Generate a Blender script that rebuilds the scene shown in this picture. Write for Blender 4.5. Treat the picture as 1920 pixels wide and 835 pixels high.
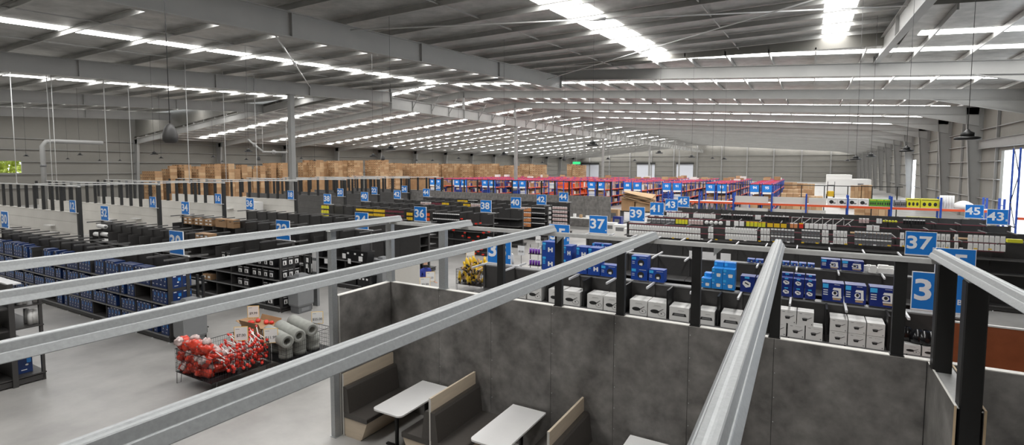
import bpy, math, random
from mathutils import Vector, Matrix
R = random.Random(7)
for o in list(bpy.data.objects): bpy.data.objects.remove(o)
sc = bpy.context.scene
C = sc.collection
# ------------------------------------------------------------------ camera
F, CX, CY = 974.8, 960.0, 380.0
yaw, pit, rol = math.radians(29.838), math.radians(3.859), math.radians(.103)
EYE = Vector((0, 0, 5.0))
FW = Vector((-math.sin(yaw)*math.cos(pit), math.cos(yaw)*math.cos(pit), -math.sin(pit)))
_r = Vector((math.cos(yaw), math.sin(yaw), 0)); _u = _r.cross(FW)
RT = _r*math.cos(rol) + _u*math.sin(rol); UP = _u*math.cos(rol) - _r*math.sin(rol)
cam = bpy.data.objects.new('camera', bpy.data.cameras.new('camera')); C.objects.link(cam)
cam.data.sensor_width = 36; cam.data.lens = F/1920*36
cam.data.shift_y = -(417.5-CY)/1920; cam.data.clip_end = 600; cam.data.clip_start = .05
cam.matrix_world = Matrix(((RT.x, UP.x, -FW.x, EYE.x), (RT.y, UP.y, -FW.y, EYE.y), (RT.z, UP.z, -FW.z, EYE.z), (0, 0, 0, 1)))
sc.camera = cam
def ray(x, y): return FW + RT*((x-CX)/F) + UP*((CY-y)/F)
def az(x, y, z): d = ray(x, y); return EYE + d*((z-5)/d.z)
def aY(x, y, Y): d = ray(x, y); return EYE + d*(Y/d.y)
def aX(x, y, X): d = ray(x, y); return EYE + d*(X/d.x)
# ------------------------------------------------------------------ world, light, exposure
w = bpy.data.worlds.new('sky'); sc.world = w; w.use_nodes = True
w.node_tree.nodes['Background'].inputs[0].default_value = (.86, .93, 1, 1)
w.node_tree.nodes['Background'].inputs[1].default_value = 3.2
sc.view_settings.view_transform = 'Standard'; sc.view_settings.look = 'None'
sc.view_settings.gamma = 1; sc.view_settings.use_curve_mapping = False
sc.view_settings.exposure = 0.0
SKYLIGHT = 14.0
# ------------------------------------------------------------------ materials
MT = {}
def mat(name, col, rough=.6, metal=0, n=None, bump=0, spec=.5, emit=0, coord='Object', alpha=None, trans=0, stretch=None):
    m = bpy.data.materials.new(name); m.use_nodes = True; MT[name] = m
    nt = m.node_tree; b = nt.nodes['Principled BSDF']
    c = tuple(col) + (1,)
    b.inputs['Base Color'].default_value = c; b.inputs['Roughness'].default_value = rough
    b.inputs['Metallic'].default_value = metal; b.inputs['Specular IOR Level'].default_value = spec
    if trans: b.inputs['Transmission Weight'].default_value = trans
    if alpha is not None: b.inputs['Alpha'].default_value = alpha
    if emit: b.inputs['Emission Color'].default_value = c; b.inputs['Emission Strength'].default_value = emit
    if n:
        sc_, amt = n[0], n[1]
        tc = nt.nodes.new('ShaderNodeTexCoord'); nz = nt.nodes.new('ShaderNodeTexNoise')
        nz.inputs['Scale'].default_value = sc_; nz.inputs['Detail'].default_value = 6; nz.inputs['Roughness'].default_value = .6
        src = tc.outputs[coord]
        if stretch:
            mp = nt.nodes.new('ShaderNodeMapping'); mp.inputs['Scale'].default_value = stretch
            nt.links.new(src, mp.inputs[0]); src = mp.outputs[0]
        nt.links.new(src, nz.inputs['Vector'])
        rp = nt.nodes.new('ShaderNodeValToRGB'); rp.color_ramp.elements[0].position = .3; rp.color_ramp.elements[1].position = .72
        rp.color_ramp.elements[0].color = tuple(x*(1-amt) for x in col) + (1,)
        rp.color_ramp.elements[1].color = tuple(min(1, x*(1+amt)) for x in col) + (1,)
        nt.links.new(nz.outputs['Fac'], rp.inputs[0]); nt.links.new(rp.outputs[0], b.inputs['Base Color'])
        if bump:
            bp = nt.nodes.new('ShaderNodeBump'); bp.inputs['Strength'].default_value = bump; bp.inputs['Distance'].default_value = .01
            nt.links.new(nz.outputs['Fac'], bp.inputs['Height']); nt.links.new(bp.outputs[0], b.inputs['Normal'])
    return m
mat('concrete', (.33, .32, .307), .36, n=(.55, .26), spec=.45)
mat('wall_sheet', (.20, .192, .172), .7, n=(.4, .06))
mat('steel_paint', (.26, .258, .25), .55, n=(1.2, .05))
mat('rafter_paint', (.36, .357, .345), .5, n=(.6, .06))
mat('foil', (.38, .375, .36), .42, .25, n=(1.6, .25))
mat('purlin', (.40, .396, .38), .45, .3, n=(2, .1))
mat('strip_mid', (.20, .20, .20), .45)
mat('skylight', (1, .995, .98), .6, emit=SKYLIGHT)
mat('galv', (.37, .382, .386), .45, .5, n=(45, .10), bump=.012)
mat('track', (.62, .62, .61), .45, .3, n=(12, .08))
mat('panel', (.185, .176, .166), .5, n=(3.2, .4), spec=.35)
mat('panel_edge', (.62, .60, .56), .6)
mat('ply_edge', (.62, .47, .30), .6)
mat('black', (.012, .012, .012), .45)
mat('shelf', (.040, .038, .037), .5, n=(3, .12))
mat('shelf_grey', (.085, .082, .08), .5, n=(2, .15))
mat('strip', (.62, .62, .63), .4)
mat('redstrip', (.16, .03, .045), .5)
mat('white', (.70, .69, .67), .5)
mat('slat_white', (.62, .60, .56), .55, n=(.7, .06))
mat('paper', (.78, .77, .76), .6)
mat('card_yellow', (.85, .55, .12), .6)
mat('sign_blue', (.01, .19, .62), .4)
mat('sign_white', (.82, .83, .86), .4)
mat('wood', (.60, .50, .38), .45, n=(1.5, .08), stretch=(1, 1, 9))
mat('vinyl', (.065, .058, .052), .38, n=(30, .1), bump=.03)
mat('table_top', (.78, .77, .76), .3, n=(3, .02))
mat('brown_board', (.30, .085, .035), .35, n=(2.5, .25))
mat('box_blue', (.012, .055, .30), .35)
mat('box_navy', (.01, .025, .17), .35)
mat('box_light_blue', (.02, .22, .62), .35)
mat('box_deep', (.008, .030, .125), .4)
mat('label_cyan', (.05, .42, .80), .4)
mat('box_black', (.014, .014, .015), .3)
mat('carton', (.34, .20, .10), .7, n=(1.2, .18))
mat('carton_pale', (.44, .29, .16), .7, n=(1.2, .15))
mat('carton_dark', (.10, .05, .022), .7)
mat('print_black', (.02, .02, .02), .5)
mat('print_grey', (.16, .16, .16), .5)
mat('grey_plastic', (.20, .205, .21), .45, n=(2, .04))
mat('grey_plastic_dark', (.13, .133, .137), .45)
mat('red', (.62, .03, .015), .4)
mat('red_bag', (.62, .05, .025), .28, n=(14, .35))
mat('clear_bag', (.55, .42, .40), .2, n=(18, .45))
mat('mat_roll', (.30, .305, .28), .8, n=(8, .12))
mat('wire', (.03, .03, .032), .4, .6)
mat('yellow', (.72, .46, .02), .4)
mat('yellow_green', (.62, .60, .03), .4)
mat('orange', (.72, .10, .02), .4)
mat('orange_pack', (.60, .24, .09), .5)
mat('rack_orange', (.72, .10, .03), .45)
mat('rack_blue', (.02, .07, .36), .45)
mat('rack_pink', (.62, .07, .13), .5)
mat('green', (.10, .30, .03), .5)
mat('purple', (.16, .03, .36), .4)
mat('skin', (.55, .33, .23), .5)
mat('hair', (.012, .01, .01), .5)
mat('shirt', (.015, .03, .24), .7)
mat('cable', (.05, .05, .05), .5)
mat('rod', (.72, .72, .71), .4)
mat('clear_pack', (.16, .16, .165), .2, n=(9, .5))
mat('door_white', (.62, .64, .70), .5)
mat('leaf', (.42, .48, .07), .6, n=(3, .6))
mat('exit_green', (.02, .5, .16), .4, emit=.8)
mat('bag_black', (.008, .008, .009), .18, n=(8, .3), bump=.4)
mat('glass_bright', (.75, .8, .86), .3)
# ------------------------------------------------------------------ mesh helpers
class MB:
    def __init__(s): s.v = []; s.f = []; s.m = []; s.sm = []
    def add(s, vs, fs, m=0, smooth=False):
        o = len(s.v); s.v += [tuple(p) for p in vs]
        for q in fs: s.f.append(tuple(i+o for i in q)); s.m.append(m); s.sm.append(smooth)
        return s
    def box(s, x0, x1, y0, y1, z0, z1, m=0, ch=0):
        if ch:
            pr = [(x0+ch, z0), (x1-ch, z0), (x1, z0+ch), (x1, z1-ch), (x1-ch, z1), (x0+ch, z1), (x0, z1-ch), (x0, z0+ch)]
            return s.prism(pr, 'y', y0, y1, m)
        vs = [(x0, y0, z0), (x1, y0, z0), (x1, y1, z0), (x0, y1, z0), (x0, y0, z1), (x1, y0, z1), (x1, y1, z1), (x0, y1, z1)]
        return s.add(vs, [(3, 2, 1, 0), (4, 5, 6, 7), (0, 1, 5, 4), (1, 2, 6, 5), (2, 3, 7, 6), (3, 0, 4, 7)], m)
    def prism(s, pr, ax, t0, t1, m=0, smooth=False):
        n = len(pr)
        def P(a, b, t): return {'x': (t, a, b), 'y': (a, t, b), 'z': (a, b, t)}[ax]
        vs = [P(a, b, t0) for a, b in pr] + [P(a, b, t1) for a, b in pr]
        fs = [(i, (i+1) % n, n+(i+1) % n, n+i) for i in range(n)]
        s.add(vs, fs, m, smooth); o = len(s.v)-2*n
        s.f += [tuple(o+i for i in reversed(range(n))), tuple(o+n+i for i in range(n))]; s.m += [m, m]; s.sm += [False]*2
        return s
    def tube(s, pts, r, n=6, m=0, r1=None, caps=True):
        pts = [Vector(p) for p in pts]; k = len(pts); vs = []
        for i, p in enumerate(pts):
            t = (pts[min(i+1, k-1)] - pts[max(i-1, 0)]).normalized()
            a = t.orthogonal().normalized() if i == 0 else (a - t*a.dot(t)).normalized()
            b = t.cross(a); rr = r if r1 is None else r + (r1-r)*i/(k-1)
            vs += [p + (a*math.cos(6.28319*j/n) + b*math.sin(6.28319*j/n))*rr for j in range(n)]
        fs = [(i*n+j, i*n+(j+1) % n, (i+1)*n+(j+1) % n, (i+1)*n+j) for i in range(k-1) for j in range(n)]
        if caps: fs += [tuple(reversed(range(n))), tuple((k-1)*n+j for j in range(n))]
        return s.add(vs, fs, m, True)
    def lathe(s, pr, n=12, m=0, c=(0, 0, 0)):
        vs = [(c[0]+r*math.cos(6.28319*j/n), c[1]+r*math.sin(6.28319*j/n), c[2]+z) for r, z in pr for j in range(n)]
        k = len(pr)
        fs = [(i*n+j, i*n+(j+1) % n, (i+1)*n+(j+1) % n, (i+1)*n+j) for i in range(k-1) for j in range(n)]
        fs += [tuple(reversed(range(n))), tuple((k-1)*n+j for j in range(n))]
        return s.add(vs, fs, m, True)
    def face(s, pts, m=0): return s.add(pts, [tuple(range(len(pts)))], m)
    def ell(s, cx, cz, rx, rz, y, m=0, n=14, hole=0):
        o = [(cx+rx*math.cos(6.28319*j/n), y, cz+rz*math.sin(6.28319*j/n)) for j in range(n)]
        if hole:
            i_ = [(cx+rx*hole*math.cos(6.28319*j/n), y, cz+rz*hole*math.sin(6.28319*j/n)) for j in range(n)]
            return s.add(o+i_, [(j, (j+1) % n, n+(j+1) % n, n+j) for j in range(n)], m)
        return s.face(o, m)
    def rect(s, x0, x1, z0, z1, y, m=0): return s.face([(x0, y, z0), (x1, y, z0), (x1, y, z1), (x0, y, z1)], m)
    def mesh(s, name, mats):
        me = bpy.data.meshes.new(name); me.from_pydata(s.v, [], s.f)
        for q in (mats if isinstance(mats, (list, tuple)) else [mats]): me.materials.append(MT[q])
        me.polygons.foreach_set('material_index', s.m); me.polygons.foreach_set('use_smooth', s.sm); me.update()
        return me
    def build(s, name, mats, parent=None, loc=(0, 0, 0), rz=0): return ob(name, s.mesh(name, mats), parent, loc, rz)
def ob(name, me, parent=None, loc=(0, 0, 0), rz=0, rot=None):
    o = bpy.data.objects.new(name, me); C.objects.link(o); o.location = loc
    o.rotation_euler = rot if rot else (0, 0, rz)
    if parent: o.parent = parent
    return o
_cache = {}
def cm(key, fn, name, mats):
    if key not in _cache: _cache[key] = fn().mesh(name, mats)
    return _cache[key]
def bx(name, sx, sy, sz, m, parent=None, loc=(0, 0, 0), rz=0, ch=0):   # box with its base centre at loc, shared mesh
    k = (round(sx, 3), round(sy, 3), round(sz, 3), m, ch)
    return ob(name, cm(k, lambda: MB().box(-sx/2, sx/2, -sy/2, sy/2, 0, sz, 0, ch), name, m), parent, loc, rz)
def tag(o, label, cat, group=None):
    o['label'] = label; o['category'] = cat
    if group: o['group'] = group
    return o
def thing(name, label, cat, loc=(0, 0, 0), rz=0, group=None):
    return tag(ob(name, None, None, loc, rz), label, cat, group)
def struct(o): o['kind'] = 'structure'; return o
def stuff(o): o['kind'] = 'stuff'; return o
ONES = 'first second third fourth fifth sixth seventh eighth ninth tenth eleventh twelfth thirteenth fourteenth fifteenth sixteenth seventeenth eighteenth nineteenth'.split()
TENS = {2: 'twent', 3: 'thirt', 4: 'fort', 5: 'fift', 6: 'sixt', 7: 'sevent', 8: 'eight', 9: 'ninet'}
def nth(i):
    if i < 19: return ONES[i]
    i += 1
    if i >= 100: return 'hundred-and-' + nth(i-101) if i > 100 else 'hundredth'
    return TENS[i//10] + ('ieth' if i % 10 == 0 else 'y-' + ONES[i % 10-1])
def words(k):
    u = 'zero one two three four five six seven eight nine ten eleven twelve thirteen fourteen fifteen sixteen seventeen eighteen nineteen'.split()
    t = {2: 'twenty', 3: 'thirty', 4: 'forty', 7: 'seventy', 8: 'eighty', 9: 'ninety'}
    return u[k] if k < 20 else t[k//10] + ('-' + u[k % 10] if k % 10 else '')
_txt = {}
def text_mesh(s, size, m='sign_white', bold=.02):
    k = (s, size, m)
    if k not in _txt:
        cu = bpy.data.curves.new('t', 'FONT'); cu.body = s; cu.size = size; cu.align_x = 'CENTER'; cu.align_y = 'CENTER'
        cu.offset = bold*size; cu.extrude = .002; cu.resolution_u = 3
        o = bpy.data.objects.new('t', cu); C.objects.link(o)
        dg = bpy.context.evaluated_depsgraph_get(); me = bpy.data.meshes.new_from_object(o.evaluated_get(dg))
        bpy.data.objects.remove(o); me.materials.clear(); me.materials.append(MT[m]); _txt[k] = me
    return _txt[k]
def lettering(s, size, parent, loc, m='sign_white', name='lettering', bold=.02, rz=0):
    return ob(name, text_mesh(s, size, m, bold), parent, loc, rot=(math.pi/2, 0, rz))
# ------------------------------------------------------------------ shell
XL, XR, YN, YF, YK, XG = -88.5, 14.0, -2.5, 215.0, 39.9, -37.0
BAY = 12.7
def zm(X): return 14.27 - (.067*(X-XG) if X > XG else .1*(XG-X))
def zn(Y): return 10.45 + .052*Y
fl = struct(MB().box(XL-.5, XR+.5, YN, YF+.5, -.3, 0).build('floor', 'concrete'))
# side walls with girts
def wall_side(name, X, s, top, openings, Y0, Y1):
    b = MB(); ys = [Y0]
    for a, c, z0, z1 in openings:
        b.box(X, X+s*.2, ys[-1], a, 0, top); b.box(X, X+s*.2, a, c, z1, top)
        if z0 > 0: b.box(X, X+s*.2, a, c, 0, z0)
        ys.append(c)
    b.box(X, X+s*.2, ys[-1], Y1, 0, top)
    o = struct(b.build(name, 'wall_sheet'))
    for z in (2.2, 4.0, 5.6, 7.2, 8.6):
        segs = [Y0]
        for a, c, z0, z1 in openings:
            if z0 < z < z1: segs += [a, c]
        segs.append(Y1)
        for i in range(0, len(segs), 2):
            MB().box(X-s*.2, X, segs[i], segs[i+1], z, z+.07).build('girt', 'steel_paint', o)
    return o
p0 = aX(40, 302, XL); p1 = aX(-40, 323, XL)
lw = wall_side('wall_left', XL, -1, 13.6, [(p1.y, p0.y, 4.2, p0.z)], YN, YF)
rw = wall_side('wall_right', XR, 1, 13.6, [(24, aX(1877, 300, XR).y, 0, 6.5), (aX(1718, 300, XR).y, aX(1701, 300, XR).y, 0, 6.3)], YN, YF)
struct(MB().box(XL, XR, YN-.2, YN, 0, 12).build('wall_near', 'wall_sheet'))
fwl = MB().box(XL, XR, YF, YF+.2, 0, 15).build('wall_far', 'wall_sheet'); struct(fwl)
for z in (1.9, 3.6, 5.6, 7.6, 9.6): MB().box(XL, XR, YF-.2, YF, z, z+.12).build('girt', 'steel_paint', fwl)
for x in range(-84, 14, 9): MB().box(x-.2, x+.2, YF-.5, YF, 0, zm(x)-.3).build('wall_post', 'steel_paint', fwl)
for i, (x0, x1) in enumerate(((1092, 1123), (1195, 1228), (1269, 1300))):
    a, b = aY(x0, 308, YF), aY(x1, 308, YF)
    d = struct(MB().box(a.x, b.x, YF-.32, YF-.2, 0, 6.4).build('door_%d' % (i+1), 'door_white'))
    MB().box(a.x-.2, b.x+.2, YF-.9, YF-.2, 6.4, 7.1).build('roller_housing', 'black', d)
# far corner shelter outside the left opening
hb = MB()
for i in range(420):
    c = Vector((XL-3-R.random()*3, p1.y + (p0.y-p1.y)*1.6*(R.random()-.2), 3.6+R.random()*3)); q = .35+.3*R.random()
    d = Vector((R.uniform(-1, 1), R.uniform(-1, 1), R.uniform(-1, 1))).normalized(); e = d.orthogonal().normalized()
    hb.face([c-d*q, c+e*q*.6, c+d*q, c-e*q*.6])
for i in range(4):
    y = p1.y + (p0.y-p1.y)*(i+.5)/4; hb.tube([(XL-4.5, y, 0), (XL-4.5, y, 5)], .12)
stuff(tag(hb.build('hedge', 'leaf'), 'sunlit yellow-green foliage outside the window at far left', 'foliage'))
# ---- roof
YK2, YK3, XS = 36.0, 28.0, 4.0        # the main roof slides under the near one: to YK2 right of the ridge, to YK3 right of XS
cb = MB()
def nearq(xa, xb, y1): cb.face([(xa, YN, zn(YN)+.32), (xb, YN, zn(YN)+.32), (xb, y1, zn(y1)+.32), (xa, y1, zn(y1)+.32)])
nearq(XL, XS, YK); nearq(XS, XR+.3, YK3)
for xa, xb, y0 in ((XL, XG, YK), (XG, -18.3, YK), (-18.3, XS, YK2), (XS, XR+.3, YK3)):
    cb.face([(xa, y0, zm(xa)+.32), (xb, y0, zm(xb)+.32), (xb, YF, zm(xb)+.32), (xa, YF, zm(xa)+.32)])
ceil = struct(cb.build('ceiling', 'foil'))
gi = MB()
for xa, xb, y in ((XL, XG, YK+.3), (XG, -18.3, YK+.3), (-18.3, XS, YK2), (XS, XR, YK3)):
    gi.face([(xa, y, min(zm(xa), zn(y))+.3), (xb, y, min(zm(xb), zn(y))+.3), (xb, y, max(zm(xb), zn(y))+.34), (xa, y, max(zm(xa), zn(y))+.34)])
gi.face([(XS, YK3, zm(XS)+.3), (XS, YK, zm(XS)+.3), (XS, YK, zn(YK)+.34), (XS, YK3, zn(YK3)+.34)])
gi.build('gable_sheet', 'wall_sheet', ceil)
def ibeam(d, fw, t=.03):   # profile (a,b) centred, top at 0
    h = fw/2; return [(-h, 0), (-h, -t), (-t/2, -t), (-t/2, -d+t), (-h, -d+t), (-h, -d), (h, -d), (h, -d+t), (t/2, -d+t), (t/2, -t), (h, -t), (h, 0)]
def beam_between(name, p, q, d, fw, m, parent, t=.03):
    p, q = Vector(p), Vector(q); ax = (q-p).normalized(); side = ax.cross(Vector((0, 0, 1))).normalized(); up = side.cross(ax)
    pr = ibeam(d, fw, t); b = MB(); n = len(pr)
    vs = [p+side*a+up*c for a, c in pr] + [q+side*a+up*c for a, c in pr]
    b.add(vs, [(i, (i+1) % n, n+(i+1) % n, n+i) for i in range(n)]); b.f += [tuple(range(n))[::-1], tuple(range(n, 2*n))]; b.m += [0, 0]; b.sm += [False]*2
    return b.build(name, m, parent)
# near rafters (run away from the camera) with end plates and stiffeners
RX = (3.3, -18.3, XG, -57.5, -78)
for X in RX:
    rf = beam_between('rafter', (X, YN, zn(YN)), (X, YK, zn(YK)), 1.0, .34, 'rafter_paint', ceil, .035)
    for Y in (6, 14, 22, 30, YK-.03):
        MB().box(X-.16, X+.16, Y-.02, Y+.02, zn(Y)-.96, zn(Y)-.02).build('stiffener_plate', 'rafter_paint', rf)
# main portal frames
n = 0
Y = YK
FR = []
while Y < YF-3:
    FR.append(Y); Y += BAY
for Y in FR:
    rf = beam_between('rafter', (XG, Y, zm(XG)), (XR-.3, Y, zm(XR)), .8, .3, 'rafter_paint', ceil)
    beam_between('rafter', (XG, Y, zm(XG)), (XL+.3, Y, zm(XL)), .8, .3, 'rafter_paint', ceil)
    hb = MB().prism([(XR-6, zm(XR-6)-.8), (XR-.3, zm(XR)-.8), (XR-.3, zm(XR)-1.8)], 'y', Y-.02, Y+.02)
    hb.prism([(XR-6, zm(XR-6)-.8), (XR-.3, zm(XR)-1.8), (XR-.3, zm(XR)-1.84), (XR-6, zm(XR-6)-.84)], 'y', Y-.15, Y+.15)
    hb.build('haunch', 'rafter_paint', rf)
# purlins
for i in range(25):
    Y = YN+1.6+i*2.95
    if Y > YK: break
    z = zn(Y); xe = XS if Y > YK3 else XR
    MB().prism([(Y-.04, z+.29), (Y+.04, z+.29), (Y+.04, z+.03), (Y-.035, z+.03), (Y-.035, z+.06), (Y+.02, z+.06), (Y+.02, z+.26), (Y-.04, z+.26)], 'x', XL, xe).build('purlin', 'purlin', ceil)
x = XL+1
while x < XR-.5:
    z = zm(x)
    MB().box(x-.04, x+.04, YK if x < -18.3 else (YK2 if x < XS else YK3), YF, z+.04, z+.30).build('purlin', 'purlin', ceil); x += 2.5
# bridging and skylights
for X, wd in ((-30, .95), (-22.8, .95), (-9.2, 1.7), (.9, 1.25), (-43.5, 1), (-50, 1), (-64, 1), (-71, 1), (-83, 1)):
    a, b = YN+.3, YK-.4
    MB().face([(X-wd/2, a, zn(a)+.30), (X-wd/2, b, zn(b)+.30), (X+wd/2, b, zn(b)+.30), (X+wd/2, a, zn(a)+.30)]).build('skylight_sheet', 'skylight', ceil)
for Y in FR:
    for dy, xa, xb in ((2.4, XL+2.5, XG-1.2), (8.4, XL+2.5, XG-1.2), (3.2, XG+1.2, XR-2.0), (9.0, XG+1.2, XR-2.0), (-2.2, -17.5, XR-2), (-6.5, XS+.5, XR-2)):
        if Y+dy > YF-1 or (dy < 0 and Y > YK): continue
        hw = .48 if xb < XG else .5
        if 1:
            MB().face([(xa, Y+dy-hw, zm(xa)+.305), (xa, Y+dy+hw, zm(xa)+.305), (xb, Y+dy+hw, zm(xb)+.305), (xb, Y+dy-hw, zm(xb)+.305)]).build('skylight_sheet', 'skylight', ceil)
for X in (-4.2, -13, -26.5, -33):
    beam_between('bridging_bar', (X, YN, zn(YN)+.16), (X, YK, zn(YK)+.16), .05, .06, 'purlin', ceil, .008)
# ridge girder with stub posts and struts
gd = beam_between('ridge_girder', (XG, YK, 12.05), (XG, YF-1, 12.05), 1.15, .34, 'rafter_paint', ceil, .04)
for Y in FR:
    MB().box(XG-.12, XG+.12, Y-.12, Y+.12, 12.05, zm(XG)-.8).build('stub_post', 'rafter_paint', gd)
    MB().box(XG-.17, XG+.17, Y-.02, Y+.02, 10.93, 12.03).build('stiffener_plate', 'rafter_paint', gd)
    for k in (3.2, 6.4, 9.6):
        MB().box(XG-.17, XG+.17, Y+k-.015, Y+k+.015, 10.93, 12.03).build('stiffener_plate', 'rafter_paint', gd)
        MB().tube([(XG+.1, Y+k, 11.2), (XG+1.2, Y+k, 12.9)], .035).build('fly_brace', 'steel_paint', gd)
# columns on the girder line
LBL = ['nearest tall grey steel roof column left of centre', 'tall grey steel roof column standing near the middle of the photo', 'grey roof column right of the middle rising from the racks', 'distant grey roof column in front of the white roller door', 'farthest slim grey roof column before the end wall']
for (Y, l) in zip((28.2, 65.6, 101.9, 137.2, 173), LBL):
    t = thing('steel_column', l, 'column', (XG, Y, 0), group='columns under the ridge girder')
    MB().box(-.19, .19, -.19, .19, .03, 10.9, 0, .04).build('shaft', 'steel_paint', t)
    MB().box(-.3, .3, -.3, .3, 0, .03).build('base_plate', 'steel_paint', t); MB().box(-.25, .25, -.25, .25, 10.84, 10.9).build('cap_plate', 'steel_paint', t)
# wall columns, right and left
for side, X, s in (('right', XR, -1), ('left', XL, 1)):
    for i, Y in enumerate([y for y in FR if not (side == 'right' and abs(y-52.6) < .1)]):
        t = thing('portal_column', '%s tapered grey portal column along the %s wall counted from the camera' % (nth(i), side), 'column', (X, Y, 0), group='portal columns of the %s wall' % side)
        zt = zm(X)-.05
        MB().prism([(s*.02, 0), (s*.55, 0), (s*1.3, zt), (s*.02, zt)], 'y', -.015, .015).build('web', 'steel_paint', t)
        MB().prism([(s*.55, 0), (s*.59, 0), (s*1.34, zt), (s*1.3, zt)], 'y', -.17, .17).build('inner_flange', 'steel_paint', t)
        MB().box(min(0, s*.04), max(0, s*.04), -.17, .17, 0, zt).build('outer_flange', 'steel_paint', t)
lt = beam_between('lintel_beam', (XR-.25, FR[0]+.2, 7.6), (XR-.25, FR[2]-.2, 7.6), .8, .3, 'steel_paint', rw)
MB().box(XR-.35, XR-.05, FR[1]-.1, FR[1]+.1, 7.6, zm(XR)).build('hanger_post', 'steel_paint', rw)
for i, Y in enumerate((60, 72, 84)):
    t = tag(ob('wall_post', None, None, (XR-.02, Y, 0)), '%s slim grey wall stud beside the bright opening' % nth(i), 'post', 'studs of the right wall')
    MB().box(-.2, 0, -.06, .06, 0, 10.5).build('stud', 'steel_paint', t)
# ------------------------------------------------------------------ lunch-room partition, framing and roof channels
YP = 7.95
HP, HH = 2.63, 3.90
# main partition: board panels with recessed joints, top track
wp = struct(MB().box(-7.5, 4.2, YP+.012, YP+.1, 0, HP-.01).build('wall_partition', 'shelf'))
xs = [-7.5+.05+1.2*i for i in range(8)]
xs = [-7.44, -6.2, -5.0, -3.78, -2.66, -1.5, -.36, 1.32]
for a, b in zip(xs, xs[1:]): MB().box(a+.003, b-.003, YP-.004, YP+.012, .0, HP).build('board', 'panel', wp)
for a, b in ((1.58, 2.7), (2.7, 4.2)): MB().box(a+.003, b-.003, YP-.004, YP+.012, .0, HP).build('board', 'panel', wp)
MB().box(-7.5, 4.2, YP-.004, YP+.1, HP, HP+.012).build('top_track', 'panel_edge', wp)
scr = cm('screw', lambda: MB().lathe([(.007, 0), (.005, .004)], 6), 'screw', 'strip')
for a in xs[1:-1]:
    for z in (.4, .75, 1.1, 1.45, 1.8, 2.15, 2.5): ob('screw', scr, wp, (a+.02, YP-.004, z), rot=(math.pi/2, 0, 0))
w1 = struct(MB().box(-7.56, -7.46, 6.6, YP+.1, 0, HP-.01).build('wall_booth_side', 'shelf'))
MB().box(-7.46, -7.445, 6.6, YP-.004, 0, HP).build('board', 'panel', w1)
MB().box(-7.575, -7.56, 6.6, YP+.1, 0, HP).build('board', 'wood', w1)
MB().box(-7.56, -7.445, 6.58, YP, HP, HP+.012).build('top_track', 'panel_edge', w1)
MB().box(-7.575, -7.445, 6.585, 6.6, 0, HP).build('edge_strip', 'panel_edge', w1)
# right-hand return wall (two boards with a track between)
w2 = struct(MB().box(1.35, 1.55, 6.82, YP, 0, HP-.05).build('wall_return', 'shelf'))
MB().box(1.325, 1.345, 6.58, YP-.005, 0, HP).build('board', ['panel'], w2)
MB().box(1.555, 1.575, 6.58, YP-.005, 0, HP).build('board', ['panel'], w2)
for x in (1.325, 1.555):
    MB().box(x, x+.02, 6.575, 6.58, 0, HP).build('ply_edge', 'ply_edge', w2)
    MB().box(x, x+.02, 6.58, YP-.005, HP, HP+.004).build('ply_edge', 'ply_edge' if x > 1.4 else 'panel_edge', w2)
MB().box(1.345, 1.555, 6.6, YP+.02, HP-.03, HP-.02).build('top_track', 'track', w2)
# framing posts
def cpost(name, label, x, y, z0, z1, m, w_=.15, d_=.075, rz=0, grp=None, cat='post'):
    t = thing(name, label, cat, (x, y, z0), rz, grp); h = z1-z0
    MB().prism([(-w_/2, -d_/2), (w_/2, -d_/2), (w_/2, d_/2), (w_/2-.022, d_/2), (w_/2-.022, d_/2-.006), (w_/2-.005, d_/2-.006), (w_/2-.005, -d_/2+.005), (-w_/2+.005, -d_/2+.005), (-w_/2+.005, d_/2-.006), (-w_/2+.022, d_/2-.006), (-w_/2+.022, d_/2), (-w_/2, d_/2)], 'z', .012, h).build('stud', m, t)
    MB().box(-w_/2-.01, w_/2+.01, -d_/2-.02, d_/2+.02, 0, .012).build('foot_plate', m, t)
    return t
cpost('frame_post', 'galvanised steel post on the floor at the left end of the booth wall', -7.50, 6.50, 0, HH-.06, 'galv', .12, .1, math.pi/2)
cpost('frame_post', 'galvanised steel post at the far left corner of the booth wall', -7.49, YP+.05, HP+.012, HH-.06, 'galv', .15, .1)
cpost('frame_post', 'galvanised steel post on the partition beside the cream panel', -6.12, YP+.05, HP+.012, HH-.06, 'galv', .15, .1)
for x, l in ((-4.81, 'black steel post on the partition crossing the 33B sign'), (-3.66, 'black steel post on the partition in front of the 35B sign'), (-2.57, 'black steel post on the partition between the blue kettle boxes'), (-1.42, 'black steel post on the partition left of the light blue pot boxes'), (-.36, 'black steel post on the partition under the fifth roof channel'), (1.02, 'black steel post on the partition left of the right-hand 33B sign')):
    cpost('frame_post', l, x, YP+.05, HP+.012, HH-.06, 'black', .13 if x < -3 or x > -3 else .13, .08, 0, 'black posts on the partition')
def fat_post(y, z0, l):
    t = thing('black_post', l, 'post', (1.415 if z0 else 1.455, y, z0))
    MB().prism([(-.09, -.075), (-.078, -.09), (.078, -.09), (.09, -.075), (.09, .075), (.078, .09), (-.078, .09), (-.09, .075)], 'z', 0, HH-.02-z0).build('shaft', 'black', t)
    MB().box(-.075, .075, -.1, .1, HH-.02-z0, HH-.008-z0).build('cap_plate', 'galv', t)
fat_post(7.74, HP-.02, 'thick black square post standing in the far end of the return wall')
fat_post(6.68, 0, 'thick black square post nearest the camera at the return wall end')
hd = thing('header_track', 'long grey steel header track carrying the ends of the roof channels', 'steel track', (-7.56, YP+.05, HH-.06))
MB().prism([(-.06, 0), (.06, 0), (.06, .06), (.055, .06), (.055, .006), (-.055, .006), (-.055, .06), (-.06, .06)], 'x', 0, 9.1).build('track', 'track', hd)
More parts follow.
